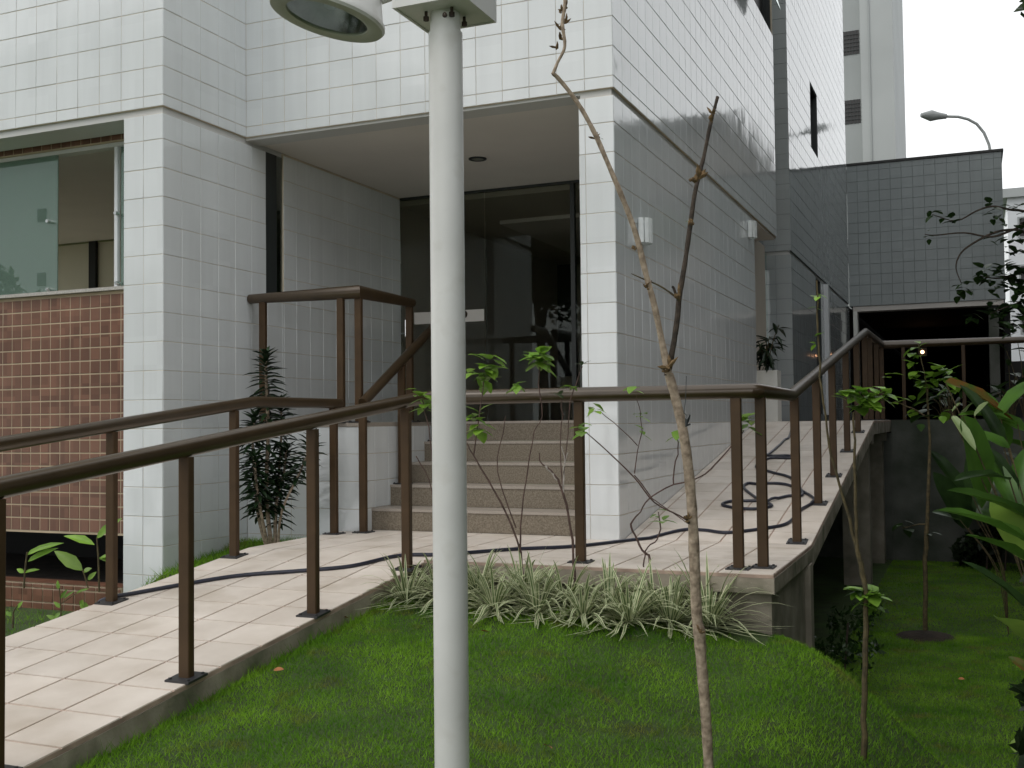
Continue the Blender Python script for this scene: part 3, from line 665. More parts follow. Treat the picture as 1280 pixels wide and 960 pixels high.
# ================================================================== GARDEN LAMP POST, WALL LAMPS, HOSE
lp = on('X', .62, 562, 700); LX, LY = dep(3.3, 561, 500)[:2]
gz0 = ground(LX, LY)
LPt = thing('garden_lamp_post', 'white round garden lamp post with square head plate in front of the steps', 'lamp post', (LX, LY, gz0))
zt = dep(3.3, 560, 36)[2]
MB().lathe((LX, LY, gz0-.05), (0, 0, 1), [(.0525, 0), (.0525, zt-gz0+.05)], 36).build('pole', M['white_metal'], LPt, True)
MB().lathe((LX, LY, zt), (0, 0, 1), [(.0525, 0), (.047, .0015), (.047, .075)], 36).build('neck', M['white_metal'], LPt, True)
MB().lathe((LX, LY, gz0), (0, 0, 1), [(.11, -.02), (.11, .012), (.06, .014)], 24).build('base_flange', M['white_metal'], LPt, True)
c = np.array([LX, LY, zt+.035])
c[2] = 2.03; head = MB(); ang = 0.
def sq(h, z0, z1, mb_):
    poly = [(c[0]+h*math.cos(ang+math.pi/4+k*math.pi/2), c[1]+h*math.sin(ang+math.pi/4+k*math.pi/2)) for k in range(4)]; mb_.prism(poly, z0, z1)
sq(.1583, c[2]+.004, c[2]+.012, head); hp = head.build('head_plate', M['white_metal'], LPt)
rim = MB()
for k in range(4):
    a = ang+k*math.pi/2; u = np.array([math.cos(a), math.sin(a)]); v = np.array([-u[1], u[0]]); o_ = c[:2]+u*.112
    pl = [o_-v*.112, o_+u*.008-v*.12, o_+u*.008+v*.12, o_+v*.112]; rim.prism([tuple(p) for p in pl], c[2]-.0, c[2]+.09)
rim.build('head_skirt', M['white_metal'], LPt)
for k in range(4):
    a = ang+math.pi/4+k*math.pi/2; b = c+[math.cos(a)*.062, math.sin(a)*.062, -.012]
    MB().lathe(b, (0, 0, 1), [(.001, -.012), (.009, -.012), (.009, 0), (.005, .001), (.005, .02)], 8).build('bolt', M['bolt'], LPt)
fb = dep(3.24, 556, 19); MB().lathe(fb, cF*-1, [(.001, .012), (.006, .012), (.008, 0)], 8).build('bolt', M['bolt'], LPt)
fl = thing('disc_floodlight', 'round tilted disc floodlight fixed to the left of the lamp post head', 'lamp', tuple(dep(3.35, 410, 0)))
cc = dep(3.35, 409, 21); ax = np.array([.10, -.42, -1.]); ax = ax-.0*cR; ax /= np.linalg.norm(ax)
ax = (-.97*np.array([0, 0, 1.])+.0*cF-.235*cR); ax /= np.linalg.norm(ax)
fsh = MB().lathe(cc, ax, [(.04, -.17), (.09, -.15), (.15, -.09), (.172, -.02), (.180, -.012), (.182, .0), (.176, .008)], 48).build('shade', M['white_metal'], fl, True)
MB().lathe(cc, ax, [(.176, .008), (.150, .012), (.128, .006), (.126, -.004)], 48).build('ring', M['lampring'], fl, True)
MB().lathe(cc, ax, [(.127, -.004), (.11, -.035), (.06, -.07), (.001, -.08)], 40).build('reflector', M['reflector'], fl, True)
MB().tube([cc-ax*.07, cc-ax*.03], .02, 12).build('lamp_bulb', M['opal'], fl, True)
MB().lathe(cc, ax, [(.127, .001), (.001, .001)], 40).build('cover_glass', M['clearlamp'], fl)
MB().tube([cc+cR*.15-ax*.06, cc+cR*.19-ax*.075, c+[-.1, -.02, .05]], .02, 12).build('bracket_arm', M['white_metal'], fl, True)

def sconce(y, z0, z1, label):
    q = thing('wall_lamp', label, 'wall lamp', (.0, y, z0), 'glass wall lamps on the side wall')
    MB().box(.0055, .015, y-.07, y+.07, z0, z1, bev=.003).build('back_plate', M['opal'], q)
    for k in range(6):
        a0 = math.pi*k/6+.05; a1 = math.pi*(k+1)/6-.05; b = MB(); n = 4; V = []
        for i in range(n+1):
            a = lerp(a0, a1, i/n)
            for r in (.075, .083):
                for z in (z0, z1): V.append((.015+r*math.sin(a)*.9, y-r*math.cos(a), z))
        F = []
        for i in range(n):
            o_ = i*4; F += [(o_+2, o_+6, o_+7, o_+3), (o_, o_+1, o_+5, o_+4), (o_+1, o_+3, o_+7, o_+5), (o_, o_+4, o_+6, o_+2)]
        F += [(0, 2, 3, 1), (n*4, n*4+1, n*4+3, n*4+2)]
        b.add(V, F).build('glass_strip', M['opal'], q)
    MB().tube([(.04, y, z0+.02), (.04, y, z1-.03)], .016, 8).build('bulb', M['opal'], q, True)
sconce(.58, 2.03, 2.205, 'striped glass wall lamp nearest the porch corner'); sconce(4.93-.25, 2.70, 2.875, 'striped glass wall lamp at the far end of the side wall')

def catmull(P_, n=6):
    P_ = [np.array(p, float) for p in P_]; Q = [2*P_[0]-P_[1]]+P_+[2*P_[-1]-P_[-2]]; out = []
    for i in range(1, len(Q)-2):
        for k in range(n):
            t = k/n; a, b, c_, d = Q[i-1:i+3]
            out.append(.5*((2*b)+(-a+c_)*t+(2*a-5*b+4*c_-d)*t*t+(-a+3*b-3*c_+d)*t**3))
    return out+[P_[-1]]
def onwalk(x, y):
    d = ray(x, y)
    for i in range(300, 2400):
        p = CAM+d*(i/150)
        if XI < p[0] < XR and -6.1 < p[1] < 7.3 and p[2] <= zwalk(p[0], p[1]): return p
    return p
hp_ = [(60, 790), (135, 757), (165, 745), (230, 733), (300, 722), (380, 716), (440, 710), (500, 697), (560, 695), (640, 689), (720, 685), (790, 677), (850, 665), (880, 665), (910, 668), (960, 662), (985, 656), (1000, 640), (1018, 628), (1005, 617), (985, 608), (965, 606), (948, 607), (935, 606),
       (930, 612), (948, 626), (965, 634), (945, 638), (920, 637), (903, 633), (912, 629), (935, 628), (960, 628)]
hp2 = [(960, 575), (975, 574), (990, 574), (985, 571), (960, 571), (965, 566), (980, 552), (990, 535), (1002, 522), (1010, 519)]
def hose_pts(L):
    out = []
    for h in L:
        p = onwalk(*h); out.append((p[0], p[1], zwalk(p[0], p[1])+.013))
    out = catmull(out, 6); return [(p[0], p[1], zwalk(p[0], p[1])+.012+(.004 if i % 2 else 0)*0) for i, p in enumerate(out)]
A = hose_pts(hp_[2:]); a0_ = A[0]; A = catmull([(XI-.035, a0_[1]-.16, a0_[2]-.2), (XI-.02, a0_[1]-.14, a0_[2]-.05), (XI+.03, a0_[1]-.1, zwalk(XI, a0_[1]-.1)+.013), A[0], A[2]], 5)[:-1]+A[2:]; A2 = hose_pts([(960, 628), (985, 622), (1003, 620), (990, 600), (965, 592), (945, 585), (960, 575)]+hp2[1:])
for k in range(3): A2[k] = (A2[k][0], A2[k][1], A2[k][2]+.008)
MB().tube(A+A2[1:], .011, 8).build('garden_hose', M['hose'], None, True, label='dark blue garden hose trailing across the platform and coiled on the right ramp', cat='hose')

# ================================================================== PLANTS
def leaf_mesh(kind, m):
    prof = {'ovate': [(0, .06), (.15, .62), (.4, 1), (.7, .72), (.9, .3), (1, .02)],
            'lance': [(0, .25), (.15, .7), (.4, 1), (.7, .75), (.9, .3), (1, .02)],
            'paddle': [(0, .1), (.08, .6), (.25, .95), (.55, 1), (.8, .75), (.93, .4), (1, .03)]}[kind]
    V = []; F = []
    for i, (t, w_) in enumerate(prof):
        dz = -.22*t*t; fold = .22 if kind != 'lance' else .3
        wv = .06*math.sin(i*2.4)
        V += [(-w_*.5, t, dz+fold*w_*.25+wv*w_*.3), (-w_*.25, t, dz+fold*w_*.1), (0, t, dz), (w_*.25, t, dz+fold*w_*.1), (w_*.5, t, dz+fold*w_*.25-wv*w_*.3)]
    n = len(prof)
    for i in range(n-1):
        for j in range(4): F.append((i*5+j, i*5+j+1, i*5+j+6, i*5+j+5))
    me = bpy.data.meshes.new('leaf'); me.from_pydata(V, [], F); me.materials.append(m)
    me.polygons.foreach_set('use_smooth', [True]*len(F)); return me
LM = {}
def leaf(parent, base, d, L, wd, kind='ovate', m='leaf', up=(0, 0, 1), name='leaf', label=None):
    k = (kind, m)
    if k not in LM: LM[k] = leaf_mesh(kind, M[m])
    y = Vector(d).normalized(); up = Vector(up); z = up-up.dot(y)*y
    if z.length < .05: z = Vector((1, 0, 0))-Vector((1, 0, 0)).dot(y)*y
    z.normalize(); x = y.cross(z)
    Mx = Matrix(((x.x*wd, y.x*L, z.x*L, 0), (x.y*wd, y.y*L, z.y*L, 0), (x.z*wd, y.z*L, z.z*L, 0), (0, 0, 0, 1)))
    Mx.translation = Vector(np.array(base)-wl(parent))
    o = bpy.data.objects.new(name, LM[k]); COL.objects.link(o); o.parent = parent; o.matrix_basis = Mx
    if label: o['label'] = label
    return o
def rv(s=1): return np.array([random.gauss(0, 1) for _ in range(3)])*s
WS = .62
def pxpath(t, pts, dt=0):
    """pts: (x, y, width px) at distance t along the lens axis"""
    P_ = []; R_ = []; n = len(pts)
    for i, p in enumerate(pts):
        tt = t+dt*i/max(1, n-1); P_.append(dep(tt, p[0], p[1])); R_.append(p[2]*WS/2/FPX*tt)
    return P_, R_
def limb(parent, t, pts, name, m, dt=0, sides=8, n=4, jitter=0):
    P_, R_ = pxpath(t, pts, dt); C_ = catmull(P_, n); idx = np.linspace(0, len(R_)-1, len(C_))
    R2_ = [np.interp(i, range(len(R_)), R_)*(1+random.uniform(-.08, .08)) for i in idx]
    if jitter: C_ = [p+rv(jitter) if 0 < i < len(C_)-1 else p for i, p in enumerate(C_)]
    return MB().tube(C_, R2_, sides).build(name, M[m], parent, True)
def tuft(parent, t, x, y, n, size, m='leaf', spread=1., kind='ovate', down=.2):
    """a rosette of leaves at a shoot tip; size in px"""
    size *= 1.3; c_ = dep(t, x, y); L = size/FPX*t
    for i in range(n):
        a = 2*math.pi*i/n+random.uniform(-.4, .4); el = random.uniform(-.5, .75)-down
        d = np.array([math.cos(a)*math.cos(el), math.sin(a)*math.cos(el), math.sin(el)+.15])
        l = L*random.uniform(.7, 1.15)
        leaf(parent, c_+rv(L*.08*spread)+np.array([0, 0, random.uniform(-.35, .35)*L*spread]), d, l, l*random.uniform(.55, .75) if kind == 'ovate' else l*.22, kind, m)

# --- forked young tree in front
t0 = 3.75
g0 = dep(t0, 888, 1010)
S1 = thing('young_tree', 'bare forked young tree with pale trunk standing on the lawn right of the lamp post', 'tree', (g0[0], g0[1], ground(g0[0], g0[1])))
gz1 = ground(g0[0], g0[1])
bpx = None
P_, R_ = pxpath(t0, [(889, 1000, 22), (886, 960, 20), (882, 890, 21), (877, 830, 22), (874, 790, 25), (871, 770, 21), (868, 700, 22), (866, 650, 21), (861, 590, 21), (854, 540, 20), (845, 500, 19), (836, 467, 18)])
P_ = [np.array([P_[0][0], P_[0][1], gz1-.05])]+P_; R_ = [R_[0]*1.2]+R_
C_ = catmull(P_, 4); idx = np.linspace(0, len(R_)-1, len(C_))
MB().tube(C_, [np.interp(i, range(len(R_)), R_)*random.uniform(.93, 1.07) for i in idx], 12).build('trunk', M['bark'], S1, True)
limb(S1, t0, [(836, 470, 17), (826, 420, 13), (817, 378, 13), (808, 345, 12), (797, 300, 12), (787, 270, 11), (775, 240, 11), (758, 200, 10), (745, 170, 10), (728, 138, 9), (712, 115, 9), (697, 97, 9), (691, 92, 8)], 'branch', 'bark', -.1)
limb(S1, t0-.1, [(691, 93, 8), (697, 78, 6), (706, 58, 7), (703, 30, 8), (706, 5, 7), (706, -40, 6), (704, -90, 4)], 'branch', 'bark')
limb(S1, t0, [(834, 470, 15), (842, 430, 12), (847, 395, 12), (849, 372, 12), (856, 330, 10), (863, 280, 10), (868, 245, 9), (873, 222, 10), (880, 195, 8), (887, 160, 8), (892, 140, 7), (897, 121, 7)], 'branch', 'barkd', .1)
limb(S1, t0, [(850, 376, 5), (838, 366, 4), (822, 356, 3.5), (805, 349, 3), (789, 342, 2)], 'twig', 'barkg')
limb(S1, t0, [(849, 374, 7), (845, 368, 6), (842, 360, 5), (840, 358, 5)], 'stub', 'barkd')
limb(S1, t0-.02, [(862, 654, 5), (859, 652, 6), (858, 644, 4)], 'stub', 'barkd')
limb(S1, t0, [(868, 697-40, 4), (850, 645, 3), (818, 628, 3), (793, 597, 3), (757, 562, 2.5), (732, 540, 2)], 'twig', 'twig')
bb = MB()
def bud(x, y, s, tt=t0):
    for _ in range(5):
        a = dep(tt-.03, x+random.uniform(-2, 2), y+random.uniform(-2, 2)); b = a+rv(.45)*s/FPX*tt+np.array([0, 0, s/FPX*tt*.5]); bb.tube([a, (a+b)/2, b], [s*.14/FPX*tt, s*.2/FPX*tt, .0005], 5)
for x, y, s in ((873, 222, 16), (866, 226, 12), (835, 458, 14), (831, 463, 10), (848, 372, 12), (743, 174, 8), (748, 172, 8), (696, 60, 8), (701, 48, 8), (699, 35, 9), (707, 28, 8), (703, 15, 8), (706, 8, 8), (888, 148, 8), (891, 143, 8), (794, 311, 8), (808, 360, 8), (862, 280, 7), (861, 650, 9), (865, 278, 6), (876, 790, 8)): bud(x, y, s)
bb.build('buds', M['bud'], S1, kind='stuff')
tuft(S1, t0, 729, 538, 4, 15, 'leaf'); tuft(S1, t0-.05, 748, 172, 3, 6, 'leafd'); tuft(S1, t0, 862, 277, 2, 6, 'leaf')
MB().tube([dep(t0-.06, 858, 470), dep(t0-.06, 857, 500), dep(t0-.06, 855, 516), dep(t0-.06, 862, 522)], .0012, 5).tube([dep(t0-.06, 862, 518), dep(t0-.06, 859, 524), dep(t0-.06, 858, 532), dep(t0-.06, 863, 530)], [.004, .009, .007, .003], 6).build('tie', M['frame'], S1, label='black tie hanging from the trunk')

# --- shrubs behind the spider plants
def shrub(label, base, t, limbs, tufts, m='twig', group=None):
    g = dep(t, *base); zz = ground(g[0], g[1])
    q = thing('young_shrub', label, 'shrub', (g[0], g[1], zz), group)
    MB().tube([(g[0], g[1], zz-.03), dep(t, *base)], .006, 7).build('stem', M[m], q, True)
    for L in limbs: limb(q, t, L[0] if isinstance(L, tuple) else L, 'stem', L[1] if isinstance(L, tuple) else m, 0, 6, 3, .002)
    for u in tufts: tuft(q, t, *u)
    return q
shrub('thin leafy shrub with a rounded leaf cluster rising between lamp post and steps', (655, 745), 5.75,
      [[(655, 745, 5), (650, 690, 4), (632, 640, 4), (610, 600, 3.5), (592, 570, 3), (583, 553, 2)], [(592, 570, 3), (597, 535, 2.5), (601, 500, 2.5), (606, 470, 2)],
       [(650, 690, 4), (652, 640, 3), (660, 585, 2.5), (668, 540, 2), (678, 520, 2), (673, 480, 2.5), (675, 455, 2.5)],
       [(645, 660, 3), (622, 590, 2), (628, 545, 2), (632, 520, 1.5)]],
      [(609, 456, 9, 21), (604, 470, 8, 19), (615, 447, 5, 17), (590, 463, 3, 20), (676, 449, 15, 20), (672, 452, 8, 17), (598, 522, 7, 17), (600, 532, 5, 17), (592, 518, 4, 14), (646, 485, 6, 13)])
shrub('leafless pale twiggy shrub in front of the right end of the steps', (718, 735), 5.7,
      [[(718, 735, 5), (718, 705, 5), (713, 660, 5), (705, 620, 5), (697, 600, 4.5), (685, 585, 4), (676, 578, 3), (674, 566, 2)], ([(704, 616, 4), (705, 590, 3), (706, 575, 2.5), (702, 558, 2)], 'pale_twig'),
       ([(706, 580, 3), (710, 566, 2)], 'pale_twig'), ([(697, 600, 5), (688, 590, 4.5), (680, 581, 4)], 'pale_twig'),
       [(704, 616, 3), (700, 560, 2), (703, 520, 2), (702, 500, 2)], [(704, 600, 2), (710, 540, 2), (713, 500, 2), (720, 480, 2), (728, 458, 2)]],
      [(704, 491, 3, 12, 'leafd'), (712, 487, 4, 13), (728, 455, 3, 10, 'leafd')])
shrub('low leafy shrub between the pale wall corner and the young tree', (808, 760), 5.75,
      [[(808, 760, 5), (812, 712, 5), (811, 694, 5), (803, 688, 4.5), (793, 668, 4), (789, 655, 4), (800, 640, 3), (813, 622, 3), (842, 606, 3), (868, 600, 3), (888, 587, 3), (905, 568, 3), (918, 553, 2.5), (930, 538, 2)],
       [(806, 720, 3), (805, 700, 3), (810, 684, 3), (822, 674, 3), (825, 655, 3), (823, 640, 2)], [(842, 606, 3), (843, 585, 3), (848, 560, 2.5), (846, 542, 2)],
       [(815, 623, 2.5), (825, 630, 2), (858, 653, 2)], [(793, 592, 2.5), (797, 565, 2), (802, 540, 2), (800, 515, 1.5), (795, 494, 1.5)], [(797, 557, 2), (775, 535, 2), (750, 514, 1.5)], [(815, 623, 3), (793, 594, 2.5)]],
      [(936, 527, 8, 17), (930, 530, 4, 14), (845, 545, 4, 16), (828, 652, 4, 14), (822, 641, 3, 11), (803, 540, 3, 12), (802, 521, 4, 11), (793, 489, 4, 14), (743, 511, 6, 15), (726, 537, 3, 13)])
shrub('small leafy shoot peeking out left of the lamp post', (548, 750), 5.6,
      [[(548, 750, 4), (547, 680, 3), (543, 620, 3), (541, 570, 2.5), (532, 520, 2), (528, 500, 2)], [(545, 650, 2.5), (536, 600, 2), (520, 570, 2)]],
      [(528, 497, 7, 19), (534, 507, 5, 15), (522, 492, 3, 14)])

# --- spider plants along the platform
def spider(x, y, z, r, h, label, seed):
    random.seed(seed); q = thing('spider_plant', label, 'plant', (x, y, z), 'spider plants along the front of the platform')
    mb_ = MB(); n = 88
    for i in range(n):
        a = random.uniform(0, 2*math.pi); el = random.uniform(.05, 1.3); L = r*random.uniform(.75, 1.25)*(1.0+.2*math.sin(el)); wd = random.uniform(.0065, .0105)
        d = np.array([math.cos(a)*math.cos(el), math.sin(a)*math.cos(el), math.sin(el)*h/r*1.1]); side = np.array([-math.sin(a), math.cos(a), 0])
        p = np.array([x, y, z])+np.array([math.cos(a), math.sin(a), 0])*.02; g_ = random.uniform(1.3, 2.1); k = 6; rows = []
        for s_ in range(k+1):
            t = s_/k; w_ = wd*(1-t**2.2)+.0006; pos = p+d*L*t+np.array([0, 0, -1])*g_*L*.42*t*t*(1.15-math.sin(el)*.45)
            if pos[2] < z+.004: pos[2] = z+.004
            up = np.array([0, 0, .15*w_]); rows.append([pos-side*w_+up, pos-side*w_*.5, pos+side*w_*.5, pos+side*w_+up])
        V = [v for r_ in rows for v in r_]
        for s_ in range(k):
            b = s_*4
            for j, mi in ((0, 1), (1, 0), (2, 1)): mb_.add([V[b+j], V[b+j+1], V[b+4+j+1], V[b+4+j]], [(0, 1, 2, 3)], mi)
    mb_.build('foliage', [M['spgreen'], M['cream']], q, True)
front = [(508, 752), (560, 755), (618, 762), (672, 766), (728, 773), (786, 780), (838, 783), (886, 786)]
back = [(535, 728), (585, 732), (640, 735), (695, 738), (752, 742), (812, 744), (860, 748)]
def ong(x, y):
    d = ray(x, y)
    for i in range(300, 3000):
        p = CAM+d*(i/150)
        if p[2] <= ground(p[0], p[1]): return p
    return p
where = ['leftmost, by the ramp edge', 'behind the lamp post base', 'just right of the lamp post', 'below the pale twiggy shrub', 'below the bronze post', 'left of the low shrub stem', 'between low shrub stem and tree', 'right of the young tree trunk']
for i, (x, y) in enumerate(front):
    p = ong(x, y); spider(p[0], p[1], p[2], random.uniform(.29, .36) if i < 7 else .38, random.uniform(.27, .36) if i < 7 else .42, 'cream edged spider plant in the front row, '+where[i], 50+i)
for i, (x, y) in enumerate(back):
    p = ong(front[i][0]+25, front[i][1]); spider(p[0]-.02, max(p[1]+.17, -1.33) if p[1]+.17 > -1.33 else p[1]+.17, ground(p[0], -1.4), .32, .34, 'cream edged spider plant in the back row, between neighbours '+['near the ramp edge', 'behind the lamp post', 'right of the lamp post', 'near the twiggy shrub', 'at the bronze post', 'at the low shrub', 'at the young tree'][i], 80+i)
random.seed(11)
MB().prism([(-.78, -1.60), (.85, -1.62), (.95, YP+.085), (-.78, YP+.085)], lambda x, y: ground(x, y)-.1, lambda x, y: ground(x, y)+.012).build('planting_bed', M['soil'], kind='structure')

# --- dracaena by the wall
def canes(q, base, canes_, m, Ln, wd, dens=1.):
    for (pts_, r, r0, r1) in canes_:
        C_ = catmull(pts_, 4); MB().tube(C_, np.linspace(r, r*.6, len(C_)), 8).build('cane', M['bark'], q, True)
        n = len(C_); a = 0; i0 = int(n*r0)
        tot = int(46*dens*(1-r0)*np.linalg.norm(np.array(pts_[-1])-pts_[0])/.8)+14; mb_ = MB()
        for i in range(tot):
            t = r0+(1-r0)*i/tot; p = C_[min(n-1, int(t*(n-1)))]; f_ = t*(n-1)-int(t*(n-1)); p2 = C_[min(n-1, int(t*(n-1))+1)]; p = p+(p2-p)*f_
            a += 2.4; el = random.uniform(-.5, .1)+.95*max(0, (t-.75)*4) ; L = Ln*random.uniform(.75, 1.15)*(1-.3*max(0, (t-.8)*5))
            d = np.array([math.cos(a)*math.cos(el), math.sin(a)*math.cos(el), math.sin(el)+.15])
            leaf(q, p, d, L, wd*random.uniform(.8, 1.2), 'lance', m)
bx, by = -2.42, -.42; bz = ground(bx, by)
Dr = thing('dracaena', 'dark leafy dracaena with several canes growing by the white wall', 'plant', (bx, by, bz))
dt_ = 7.57
def dp(x, y, o=0): return dep(dt_+o, x, y)
canes(Dr, None, [([(bx, by, bz), dp(333, 620), dp(335, 540), dp(333, 480), dp(332, 442)], .016, .18, 1), ([(bx+.02, by, bz), dp(345, 630, .05), dp(355, 590, .1), dp(358, 560, .1)], .013, .3, 1),
                 ([(bx-.02, by, bz), dp(326, 640, -.1), dp(320, 600, -.1), dp(318, 570, -.1)], .013, .35, 1), ([(bx+.03, by+.02, bz), dp(352, 640), dp(375, 590), dp(392, 548)], .01, .55, 1), ([(bx-.03, by, bz), dp(322, 640), dp(316, 560), dp(318, 520)], .012, .3, 1), ([(bx+.03, by, bz), dp(345, 640, .1), dp(352, 540, .15), dp(350, 500, .15)], .012, .25, 1)], 'drac', .145, .034, 2.1)

# --- plants left of the ramp
def bigleaf_plant(name, label, base, stems, leaves, t, m='leaf', kind='paddle', cat='plant', group=None):
    g = dep(t, *base); q = thing(name, label, cat, tuple(g), group)
    for s_ in stems: limb(q, t, s_, 'stem', 'barkg', 0, 6, 3)
    for lf in leaves:
        (x0, y0, x1, y1, w_) = lf[:5]; mm = lf[5] if len(lf) > 5 else m; dd = lf[6] if len(lf) > 6 else 0; lab = lf[7] if len(lf) > 7 else None
        a = dep(t, x0, y0); b = dep(t+dd, x1, y1); L = np.linalg.norm(b-a)
        upv = np.array([0, 0, 1.])*.8-cF*.75+rv(.15); leaf(q, a, b-a+np.array([0, 0, .2*L]), L*1.02, w_*.85/FPX*t, 'ovate', mm, up=upv, label=lab)
    return q
bigleaf_plant('arrowleaf_plant', 'green broad leaved plant in the planter under the terracotta wall, left', (30, 735), [[(30, 735, 4), (31, 715, 4), (34, 690, 3)]],
              [(33, 694, 76, 681, 13), (35, 702, 70, 688, 11), (30, 716, 20, 712, 7), (30, 716, 48, 713, 7)], 6.9)
bigleaf_plant('arrowleaf_plant', 'green plant with one large light leaf reaching over the planter, right', (122, 740), [[(124, 740, 4), (123, 700, 4), (121, 672, 3)], [(110, 735, 3), (106, 720, 3), (103, 712, 3)]],
              [(121, 673, 150, 650, 15), (118, 681, 78, 672, 14), (103, 713, 64, 692, 20, 'paddleb'), (123, 697, 140, 705, 9), (104, 715, 114, 711, 9, 'paddleb'), (110, 725, 120, 716, 8), (125, 698, 139, 694, 7)], 6.85)
bigleaf_plant('weed_seedling', 'small weedy seedling in front of the low terracotta planter', (75, 790), [[(76, 790, 3), (76, 760, 3), (74, 735, 2)], [(76, 755, 2), (95, 742, 2), (108, 738, 1)]],
              [(74, 737, 70, 726, 6), (76, 748, 84, 738, 6), (76, 760, 66, 753, 6), (80, 748, 92, 740, 5), (95, 742, 110, 737, 5), (100, 755, 110, 762, 12), (104, 750, 100, 760, 10), (70, 775, 57, 770, 7), (68, 773, 76, 766, 8)], 6.0)
bigleaf_plant('weed_stake', 'thin dry stalk standing at the left end of the planter', (16, 785), [[(16, 785, 4), (17, 765, 3), (22, 757, 2)]], [(22, 760, 28, 752, 6), (14, 770, 6, 765, 6)], 5.9)

# --- slim saplings on the lower lawn
def sap(label, bpx_, t, limbs, tufts, cat='tree', m='barkg'):
    g = ong(*bpx_); tt = (g-CAM)@cF
    q = thing('sapling', label, cat, tuple(g))
    for L in limbs: limb(q, tt, L, 'trunk' if L is limbs[0] else 'branch', m, 0, 8, 3, .002)
    for u in tufts: tuft(q, tt, *u)
    return q
sap('slim forked sapling at the foot of the grassy bank beside the ramp', (1079, 948), 5, [
    [(1079, 952, 13), (1080, 900, 12), (1081, 850, 12), (1082, 800, 11), (1083, 760, 10), (1078, 715, 11), (1072, 690, 9)], [(1072, 692, 8), (1070, 650, 7), (1069, 600, 6), (1068, 550, 5), (1067, 515, 4)],
    [(1073, 695, 8), (1062, 650, 6), (1048, 600, 5), (1039, 570, 5), (1032, 520, 4), (1026, 470, 4), (1023, 430, 4), (1022, 390, 4), (1021, 350, 3)]],
    [(1085, 746, 12, 19), (1076, 745, 7, 17), (1094, 746, 8, 16), (1088, 757, 6, 15), (1074, 738, 4, 14, 'leafd'), (1068, 500, 7, 22), (1056, 497, 6, 16), (1082, 496, 8, 22), (1098, 493, 8, 20), (1108, 492, 5, 15), (1076, 505, 7, 22), (1022, 368, 3, 12), (1019, 427, 3, 12), (1021, 385, 2, 9)])
S4 = sap('tall thin sapling on the dark lower lawn near the retaining wall', (1157, 795), 8, [
    [(1157, 797, 10), (1157, 750, 9), (1157, 700, 9), (1159, 650, 8), (1161, 600, 7), (1162, 550, 5), (1160, 510, 4), (1159, 480, 4)], [(1160, 522, 3), (1140, 510, 3), (1118, 502, 2)], [(1158, 655, 3), (1145, 656, 2), (1128, 660, 2)], [(1160, 500, 3), (1155, 465, 2), (1148, 430, 2)]],
    [(1165, 472, 9, 18), (1178, 466, 6, 18), (1150, 477, 6, 16), (1186, 466, 4, 14), (1142, 505, 4, 15), (1120, 501, 3, 13), (1114, 470, 3, 13), (1150, 520, 5, 17, 'leafd'), (1132, 658, 5, 14, 'leafd'), (1165, 668, 3, 10, 'leafd'), (1190, 482, 5, 15), (1142, 440, 4, 12), (1140, 452, 4, 12), (1145, 463, 4, 12), (1148, 432, 3, 10), (1178, 520, 4, 14)])
q = ong(1157, 797)
MB().lathe((q[0], q[1], q[2]-.01), (0, 0, 1), [(.26, .0), (.2, .03), (.1, .05), (.001, .06)], 18).build('soil_ring', M['soil'], S4, True)

# --- heliconia bed at the right
random.seed(5)
hl = [  # base px, depth, list of leaves (root px, tip px, width px, material)
 ('bright leaved heliconia nearest the right edge of the lawn', (1300, 900), 4.6, [(1292, 700, 1243, 632, 46, 'paddleb'), (1300, 715, 1214, 665, 34, 'paddle'), (1282, 800, 1250, 768, 40, 'paddleb'), (1300, 690, 1188, 636, 22, 'paddle'), (1300, 660, 1203, 615, 24, 'paddle'), (1300, 850, 1262, 822, 16, 'paddler'), (1300, 780, 1215, 700, 26, 'leafd'), (1295, 940, 1262, 930, 26, 'paddleb'), (1290, 870, 1266, 858, 18, 'paddle')]),
 ('heliconia with one large drooping dark leaf halfway along the bed', (1310, 790), 6.2, [(1203, 520, 1240, 632, 50, 'paddle'), (1190, 520, 1216, 560, 12, 'fallen'), (1235, 575, 1272, 640, 26, 'paddle'), (1262, 560, 1215, 540, 22, 'paddle'), (1262, 600, 1200, 600, 24, 'leafd'), (1270, 660, 1230, 640, 24, 'leafd'), (1270, 620, 1245, 560, 24, 'leafd'), (1262, 650, 1290, 560, 30, 'paddle')]),
 ('heliconia with a large reddening leaf below the far railing', (1300, 700), 7.0, [(1182, 478, 1272, 528, 40, 'paddler'), (1272, 530, 1205, 518, 18, 'paddle'), (1285, 540, 1222, 512, 26, 'paddle'), (1190, 515, 1198, 504, 9, 'pale_leaf'), (1203, 520, 1214, 502, 11, 'pale_leaf'), (1218, 520, 1232, 503, 11, 'pale_leaf'), (1250, 520, 1290, 470, 30, 'paddle'), (1255, 560, 1210, 480, 24, 'leafd'), (1260, 560, 1235, 495, 24, 'paddle')]),
 ('dark heliconia in the shade before the retaining wall', (1258, 690), 8.6, [(1210, 660, 1175, 600, 30, 'leafd'), (1215, 640, 1172, 565, 26, 'leafd'), (1215, 620, 1230, 545, 28, 'leafd'), (1220, 640, 1262, 575, 28, 'leafd'), (1200, 650, 1168, 640, 22, 'leafd'), (1225, 650, 1255, 610, 24, 'leafd')]),
]
